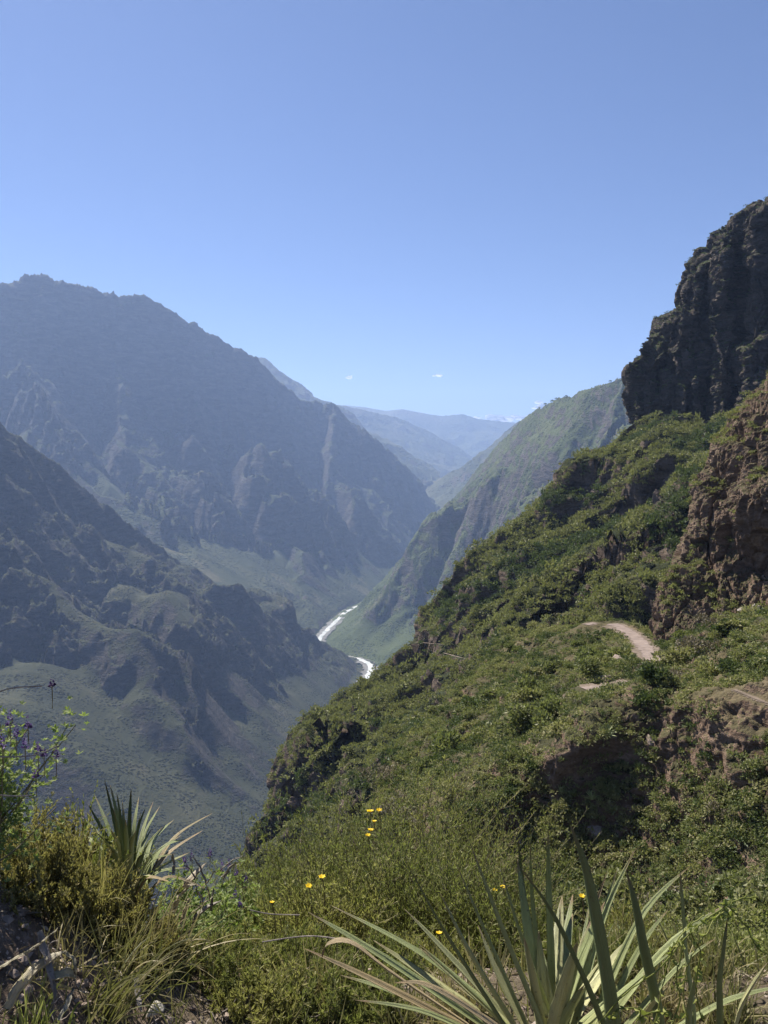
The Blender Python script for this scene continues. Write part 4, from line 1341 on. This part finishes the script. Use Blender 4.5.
for k, (px, d, up, nb, L, spr, lab, mat, lean) in enumerate([
        (86, 2.2, 0.0, 100, 0.42, 0.35, 'arching grass tuft bending right over the dead leaves', G_blade, (0.9, 0, 0.2)), (108, 2.45, 0.0, 200, 0.27, 0.35, 'dark upright grass tuft below the left agave', G_blade, (0.25, 0, 0.3)),
        (75, 2.6, 0.0, 200, 0.45, 0.35, 'grass tuft behind the bare soil on the left', G_olive, None), (140, 2.55, 0.0, 170, 0.4, 0.5, 'straw coloured tuft beside the pale lupin', M_straw, (0.3, 0, 0)),
        (5, 1.95, 0.0, 120, 0.24, 0.5, 'green tuft in the bottom left corner', G_broom, None), (20, 1.9, 0.0, 120, 0.2, 0.5, 'short green tuft next to the bottom left corner', G_broom, None),
        (200, 2.6, 0.0, 150, 0.25, 0.6, 'low dry tuft at the bottom edge beside the white stone', M_straw, None), (320, 2.6, 0.0, 150, 0.3, 0.6, 'low straw tuft at the bottom edge under the feathery shrubs', M_straw, None),
        (175, 3.3, 0.0, 120, 0.4, 0.6, 'grey straw tuft between the left agave and the lupins', M_straw, (0.4, 0, 0.2)), (640, 3.0, 0.0, 200, 0.45, 0.5, 'grass tuft behind the big agave on the right', G_blade, None),
        (720, 2.8, 0.0, 200, 0.4, 0.5, 'grass tuft near the lower right corner', G_blade, None), (400, 2.45, 0.0, 160, 0.28, 0.6, 'grass tuft under the left leaves of the big agave', G_blade, None), (465, 2.5, 0.0, 160, 0.3, 0.6, 'straw tuft under the middle of the big agave', M_straw, None), (600, 2.6, 0.0, 200, 0.35, 0.6, 'green tuft just behind the big agave', G_blade, None), (680, 2.5, 0.0, 180, 0.32, 0.6, 'straw tuft right of the big agave', M_straw, None), (750, 2.45, 0.0, 180, 0.32, 0.6, 'green tuft in the lower right corner', G_blade, None)]):
    b = on(px, d) + [0, 0, up - 0.02]
    tuft(b, nb, L, spr, lab, 200 + k, mat, 0.0035, lean)

for k, (px, d, lab) in enumerate([(30, 2.15, 'thin straw tuft at the edge of the bare soil'), (55, 2.35, 'thin dry tuft between the dead leaves and the olive shrubs'), (62, 1.95, 'thin dry tuft in front of the dead leaves')]):
    tuft(on(px, d), 90, 0.2, 0.7, lab, 260 + k, M_straw, 0.0025, None)
# leaf litter, twigs and short grass over the bank
n = 5200
x = rng.uniform(-2.4, 2.2, n); y = rng.uniform(1.4, 4.2, n)
p = np.stack([x, y, gz(x, y) + 0.006], -1)
a = rng.uniform(0, 6.28, n)
d = unit(np.stack([np.cos(a), np.sin(a), rng.normal(size=n) * 0.35], -1))
V, Fq = leaf_cards(p, d, unit(rng.normal(size=(n, 3)) * 0.4 + [0, 0, 1]), rng.uniform(0.015, 0.07, n), rng.uniform(0.004, 0.016, n))
tag(obj('litter', V, Fq, leaf_mat('leaf_litter', (0.1, 0.075, 0.05), (0.22, 0.17, 0.12), (0.4, 0.34, 0.26), 0.1)), 'dry leaves and twigs scattered on the bank', 'litter', kind='stuff')
n = 15000
x = rng.uniform(-2.2, 2.4, n); y = 1.8 + 3.6 * rng.random(n)
k = fbm(P2(x / 0.5, y / 0.5), 3, 61) > -0.08 + 0.5 * np.exp(-((x + 1.2) / 0.5) ** 2 - ((y - 2.1) / 0.5) ** 2)
x, y = x[k], y[k]; n = len(x)
p = np.stack([x, y, gz(x, y) - 0.005], -1)
V, Fq = leaf_cards(p, unit(rng.normal(size=(n, 3)) * 0.45 + [0, 0, 1]), unit(rng.normal(size=(n, 3))), rng.uniform(0.05, 0.2, n), rng.uniform(0.003, 0.008, n), 0.0)
tag(obj('grass', V, Fq, G_blade), 'short grass between the plants of the bank', 'grass', kind='stuff')
n = 4500
x = rng.uniform(-0.9, 2.6, n); y = 3.3 + 3.0 * rng.random(n)
k = fbm(P2(x / 0.6, y / 0.6), 3, 71) > 0.0
x, y = x[k], y[k]
p = np.stack([x, y, gz(x, y)], -1)
V, Fq = tile([bush_leaves(130, 0.075, 6) for _ in range(6)], p, rng.uniform(0.12, 0.3, len(p)), rng.uniform(0, 6.28, len(p)))
tag(obj('ground_cover', V, Fq, G_broom), 'small leafy plants covering the bank under the shrubs', 'ground cover', kind='stuff')


def curl(name, pts, W, label, mat, twist, cat='dead leaf', group='dead agave leaves on the bare soil'):
    V, Fq, u, ac = agave_leaf([P(*q) for q in pts], W * 0.8, np.array([0.1, -0.1, 1.0]), n=24, twist=twist, chan=0.95)
    V = V + 0.009 * np.stack([fbm(V / 0.035 + k, 4, 90 + k) for k in range(3)], -1)
    o = obj(name, V, Fq, mat, smooth=True)
    add_attr(o.data, 'along', u); add_attr(o.data, 'across', ac)
    return tag(o, label, cat, group)


M_dead = agave_mat('dead_leaf', (0.5, 0.42, 0.28), (0.46, 0.38, 0.26), (0.36, 0.29, 0.2))
M_dead2 = agave_mat('dead_leaf_grey', (0.36, 0.31, 0.26), (0.33, 0.28, 0.24), (0.3, 0.25, 0.22))
curl('dead_leaf', [(8, 1012, 1.93), (26, 984, 1.96), (44, 966, 2.0), (66, 950, 2.05)], 0.046, 'broad tan dead leaf lying across the soil', M_dead, 0.3)
curl('dead_leaf', [(38, 932, 2.05), (44, 955, 2.02), (50, 980, 1.98), (54, 1006, 1.95)], 0.03, 'grey dead leaf standing across the tan one', M_dead2, 1.2)
curl('dead_leaf', [(50, 980, 1.99), (66, 976, 2.0), (76, 978, 2.02)], 0.042, 'short pale dead leaf right of the grey one', M_dead, -0.5)
curl('dead_leaf', [(62, 952, 2.05), (72, 960, 2.05), (77, 976, 2.03)], 0.016, 'thin curled dead leaf arching over the pale one', M_dead, 0.5)
curl('dead_leaf', [(0, 969, 1.93), (26, 954, 1.98), (48, 938, 2.03), (60, 926, 2.08)], 0.013, 'long thin straw stalk slanting over the soil', M_dead, 0.2)
curl('dead_leaf', [(60, 1020, 1.9), (70, 1000, 1.95), (74, 985, 2.0)], 0.02, 'narrow grey dead leaf below the pale one', M_dead2, 0.8)
curl('dead_leaf', [(135, 978, 2.2), (138, 1000, 2.15), (142, 1015, 2.1)], 0.022, 'grey dead leaf hanging beside the dark grass', M_dead2, 0.6)
for k, (pts, W, lab) in enumerate([([(172, 920, 3.2), (185, 890, 3.2), (207, 862, 3.3)], 0.05, 'bleached dead leaf leaning up between agave and lupins'),
                                   ([(190, 935, 3.1), (200, 915, 3.1), (222, 900, 3.15)], 0.04, 'bleached dead leaf lying in the lupins'),
                                   ([(168, 930, 3.0), (172, 912, 3.0), (176, 900, 3.0)], 0.03, 'small bleached dead leaf at the foot of the left agave'),
                                   ([(150, 925, 2.9), (165, 938, 2.9), (190, 948, 2.9)], 0.03, 'bleached dead leaf lying flat under the lupins'),
                                   ([(182, 925, 3.0), (188, 905, 3.0), (190, 898, 3.0)], 0.03, 'upright bleached stub among the lupins')]):
    curl('dead_leaf', pts, W, lab, M_dead2 if k % 2 else M_dead, 0.4, group='bleached dead leaves around the left agave')


gd = np.random.default_rng(77)
for k in range(22):
    px, py, d = gd.uniform(135, 222), gd.uniform(868, 945), gd.uniform(2.75, 3.3)
    a, l = gd.uniform(-2.6, -0.4), gd.uniform(14, 34)
    curl('dead_leaf', [(px, py, d), (px + l * 0.5 * math.cos(a), py + l * 0.5 * math.sin(a) - 2, d), (px + l * math.cos(a), py + l * math.sin(a), d + gd.uniform(-0.08, 0.08))], gd.uniform(0.008, 0.018),
         'thin bleached dead leaf among the dry grass and lupins right of the left agave', M_dead2 if k % 3 else M_dead, gd.uniform(-0.6, 0.6), group='thin bleached leaves beside the lupins')


def rock(loc, size, seed, mat, label, name='rock', cat='rock', group=None, nlat=22, nlon=34, rough=0.35, yaw=0.0):
    th, ph = np.meshgrid(np.linspace(0.0, math.pi, nlat), np.linspace(0, 2 * math.pi, nlon), indexing='ij')
    ph = ph.copy(); ph[:, -1] = 0
    u = np.stack([np.sin(th) * np.cos(ph), np.sin(th) * np.sin(ph), np.cos(th)], -1)
    g = np.random.default_rng(seed + 11)
    N = unit(g.normal(size=(16, 3))); dk = g.uniform(0.62, 1.0, 16)
    r = np.min(np.where((u @ N.T) > 0.05, dk / np.maximum(u @ N.T, 0.05), 9.0), -1)
    r = np.minimum(r, 1.5) * (1 + rough * 0.3 * fbm(u * 2.3 + seed, 4, seed, ridged=True) + rough * 0.15 * fbm(u * 9 + seed, 3, seed + 5))
    V = u * r[..., None] * np.array(size)
    c, s = math.cos(yaw), math.sin(yaw)
    V = np.stack([V[..., 0] * c - V[..., 1] * s, V[..., 0] * s + V[..., 1] * c, V[..., 2]], -1)
    o = obj(name, V.reshape(-1, 3), grid_faces(nlat, nlon), mat)
    o.location = Vector(loc)
    return tag(o, label, cat, group)


M_rock = plain_mat('brown_rock', (0.06, 0.045, 0.036), (0.24, 0.18, 0.145), 0.7, 0.95, 0.3)
M_rock_small = plain_mat('brown_stone', (0.12, 0.09, 0.07), (0.3, 0.24, 0.2), 3.0, 0.95, 0.06)
M_rock_pale = plain_mat('pale_stone', (0.22, 0.19, 0.16), (0.36, 0.32, 0.28), 3.0, 0.95, 0.03)
q = on(157, 2.12)
rock(P(155, 1008, 2.3), (0.022, 0.02, 0.018), 3, plain_mat('white_stone', (0.3, 0.27, 0.22), (0.5, 0.46, 0.38), 40, 0.9), 'small whitish stone at the bottom edge beside the dark grass', 'stone', 'stone')
for px, py, s_, mat, lab in ((637, 576, 0.7, M_rock_pale, 'pale boulder in the bushes above the trail'), (598, 829, 0.6, M_rock_small, 'tan boulder above the tallest agave tips'), (621, 662, 1.1, M_rock_small, 'brown boulder beside the trail bend'),
                             (607, 680, 0.9, M_rock_small, 'dark rock overhanging the short stretch of trail'), (757, 606, 0.55, M_rock_pale, 'pale boulder at the foot of the buttress'), (742, 611, 0.4, M_rock_pale, 'smaller pale boulder left of the other at the buttress foot'),
                             (652, 738, 0.6, M_rock_small, 'rock in the bare scree of the near spur')):
    h = S_near.hit(px, py)
    hb = S_butt.hit(px, py)
    if hb and (not h or hb[0][1] < h[0][1]): h = hb
    if h: rock(h[0] - np.array([0, 0, s_ * 0.15]), (s_, s_ * 0.8, s_ * 0.6), int(px), mat, lab, 'boulder', 'boulder', yaw=px)
for px, py, sx, sz, lab in ((661, 497, 2.2, 3.2, 'dark rock tooth on the hillside below the big cliff'), (597, 492, 3.0, 2.6, 'rock block sticking out of the upper hillside'),
                            (668, 482, 2.4, 2.2, 'pale topped rock on the hillside below the big cliff'), (300, 803, 3, 2, 'grey rock on the lower edge of the hillside')):
    h = S_hill.hit(px, py)
    if h: rock(h[0] + np.array([0, 1, -sz * 0.35]), (sx, sx * 0.7, sz), int(px), M_rock, lab, 'rock_outcrop', 'rock outcrop', None, 46, 64, 0.45, 0.5)

# pebbles, clods and roots on the bare soil
def pebbles(n):
    th, ph = np.meshgrid(np.linspace(0, math.pi, 5), np.linspace(0, 2 * math.pi, 7), indexing='ij')
    u = np.stack([np.sin(th) * np.cos(ph), np.sin(th) * np.sin(ph), np.cos(th)], -1).reshape(-1, 3)
    out = []
    for k in range(8):
        g = np.random.default_rng(k)
        N = unit(g.normal(size=(9, 3))); dk = g.uniform(0.5, 1, 9)
        r = np.minimum(np.min(np.where(u @ N.T > 0.08, dk / np.maximum(u @ N.T, 0.08), 9), -1), 1.4)
        out.append((u * r[:, None] * [1, 0.8, 0.6], grid_faces(5, 7)))
    return out


x = np.concatenate([rng.normal(-1.15, 0.5, 1500), rng.uniform(-1.5, 2.0, 500)]); y = np.concatenate([rng.normal(2.1, 0.4, 1500), rng.uniform(1.6, 3.4, 500)])
p = np.stack([x, y, gz(x, y)], -1)
V, Fq = tile(pebbles(8), p, 0.004 + 0.022 * rng.random(len(p)) ** 4, rng.uniform(0, 6.28, len(p)))
tag(obj('pebbles', V, Fq, plain_mat('soil_clods', (0.12, 0.09, 0.07), (0.34, 0.27, 0.22), 9, 0.95)), 'pebbles and clods on the bare soil', 'pebbles', kind='stuff')
k = 130
b_ = np.stack([rng.normal(-1.1, 0.45, k), rng.normal(2.15, 0.4, k), np.zeros(k)], -1)
b_[:, 2] = gz(b_[:, 0], b_[:, 1]) + 0.01
a = rng.uniform(0, 6.28, k)
C = arcs(b_, unit(np.stack([np.cos(a), np.sin(a), rng.uniform(0, 0.8, k)], -1)), rng.uniform(0.04, 0.2, k), rng.uniform(0.1, 0.6, k), 7, 0.05)
V, Fq = tubes(C, np.linspace(0.002, 0.0008, 7)[None].repeat(k, 0))
tag(obj('twigs', V, Fq, M_wood), 'tangle of thin dry twigs on the bare soil', 'twigs', kind='stuff')

# ------------------------------------------------------------------ climbing vine on the agave
vn = thing('climbing_vine', P(655, 1020, 1.85), 'yellow green vine climbing over the agave leaf tips on the right', 'vine')
paths = [[(600, 1022, 1.85), (630, 990, 1.83), (660, 968, 1.82), (684, 940, 1.82), (700, 925, 1.82), (722, 908, 1.83), (740, 900, 1.84), (758, 897, 1.85)],
         [(655, 1024, 1.84), (660, 1000, 1.82), (668, 965, 1.82), (678, 940, 1.81), (690, 925, 1.82), (705, 915, 1.82)], [(720, 912, 1.82), (705, 935, 1.8), (690, 960, 1.8), (683, 990, 1.8), (688, 1020, 1.8)],
         [(690, 930, 1.8), (700, 955, 1.8), (696, 985, 1.8), (702, 1020, 1.8)], [(640, 1018, 1.84), (655, 1012, 1.82), (672, 1014, 1.82)], [(728, 905, 1.83), (745, 925, 1.83), (755, 945, 1.83), (768, 955, 1.83)],
         [(610, 1020, 1.84), (620, 1008, 1.84), (640, 1010, 1.84), (636, 1022, 1.84)], [(684, 945, 1.8), (676, 975, 1.8), (680, 1000, 1.8), (672, 1024, 1.8)]]
C = np.stack([catmull(np.array([P(*q) for q in pp]), 40) for pp in paths])
C = C + 0.006 * np.stack([fbm(C / 0.03 + k, 2, 60 + k) for k in range(3)], -1)
part('stem', tubes(C, np.full((len(paths), 1), 0.0017), 5), G_yellowgreen, vn, True)
q, t, _ = along(C, 16, 0.0)
part('foliage', leaf_cards(q, unit(rng.normal(size=q.shape) + t * 0.5), unit(rng.normal(size=q.shape) + [0, -0.6, 0.6]), rng.uniform(0.01, 0.028, len(q)), rng.uniform(0.006, 0.016, len(q))), G_yellowgreen, vn)

# thin dry stalk lying over the shrubs
for pts, lab in (([(262, 942, 2.5), (310, 936, 2.5), (350, 941, 2.45)], 'long thin dry stalk lying level over the short shrubs'), ([(250, 910, 2.9), (270, 914, 2.9), (300, 915, 2.9)], 'thin reddish dry stalk among the feathery shrubs'),
                 ([(0, 757, 2.2), (35, 755, 2.25), (58, 746, 2.3)], 'bare grey stem poking right from the lupin bush'), ([(0, 795, 2.2), (16, 796, 2.25), (32, 795, 2.3)], 'bare stem lying level below the lupin bush'),
                 ([(-10, 695, 2.2), (12, 688, 2.25), (42, 686, 2.3)], 'bare stem above the lupin bush')):
    C = catmull(np.array([P(*q) for q in pts]), 14)[None]
    o = obj('dry_stalk', *tubes(C, np.full((1, 1), 0.0022), 5), M_wood)
    tag(o, lab, 'dry stalk', 'bare stalks among the near plants')

# ------------------------------------------------------------------ trees on the far crest and clouds
far_tree = bush_leaves(220, 0.2, 9, 1.0)
S_r5 = Surf(G_R5)
for px, h_ in ((545, 11), (552, 14), (556, 10), (539, 8), (566, 8), (610, 9)):
    py = 380
    h = None
    while h is None and py < 450:
        py += 0.5
        h = S_r5.hit(px, py)
    if not h: continue
    root = thing('tree', h[0] + [0, 0, -1], 'small dark tree on the crest of the sunlit slope', 'tree', 'trees on the far crest')
    V, Fq = far_tree
    part('crown', (V * [h_ * 0.9, h_ * 0.9, h_ * 0.8] + h[0] + [0, 0, h_ * 0.25], Fq), G_dark, root)
    C = (h[0] + np.array([[0, 0, -1.0], [0, 0, h_ * 0.2], [0.2, 0, h_ * 0.55]]))[None]
    part('trunk', tubes(C, np.array([[0.5, 0.4, 0.2]]), 6), M_wood, root)

cm = NT('cloud_white')
cbs = cm.n('BsdfDiffuse'); cbs.inputs[0].default_value = (0.98, 0.98, 0.98, 1)
ctr = cm.n('BsdfTranslucent'); ctr.inputs[0].default_value = (0.98, 0.98, 0.98, 1)
cmx = cm.n('MixShader'); cmx.inputs[0].default_value = 0.85
cm.set(cmx.inputs[1], cbs.outputs[0]); cm.set(cmx.inputs[2], ctr.outputs[0])
M_cloud = cm.done(cmx.outputs[0])


def cloud(px, py, d, w, h, n, label, seed):
    g = np.random.default_rng(seed)
    c0 = P(px, py, d)
    k = d / F
    Vs, Fs, o_ = [], [], 0
    th, ph = np.meshgrid(np.linspace(0, math.pi, 12), np.linspace(0, 2 * math.pi, 18), indexing='ij')
    u = np.stack([np.sin(th) * np.cos(ph), np.sin(th) * np.sin(ph), np.cos(th)], -1)
    for i in range(n):
        r = h * k * g.uniform(0.3, 0.62)
        c = c0 + np.array([g.uniform(-0.5, 0.5) * w * k, g.normal() * h * k, abs(g.normal()) * h * k * 0.25])
        r *= 1 - 0.7 * abs(c[0] - c0[0]) / (w * k * 0.5)
        V = c + u * (r * (1 + 0.25 * fbm(u * 2 + i, 3, seed)))[..., None] * [1.8, 1.5, 0.6]
        fq = grid_faces(12, 18); fq = fq[u.reshape(-1, 3)[fq].mean(1)[:, 1] < 0.25]
        Vs.append(V.reshape(-1, 3)); Fs.append(fq + o_); o_ += 216
    tag(obj('cloud', np.concatenate(Vs), np.concatenate(Fs), M_cloud, smooth=True), label, 'cloud')


cloud(506, 419, 34000, 62, 8, 30, 'low bank of white cloud on the horizon at the canyon gap', 1)
cloud(541, 408, 34000, 15, 9, 9, 'little white cloud peeping over the sunlit crest', 2)
cloud(438, 376, 34000, 9, 4.5, 6, 'tiny white cloud alone in the sky above the gap', 3)
cloud(349, 378, 34000, 8, 3, 4, 'faint tiny cloud above the end of the left crest', 4)
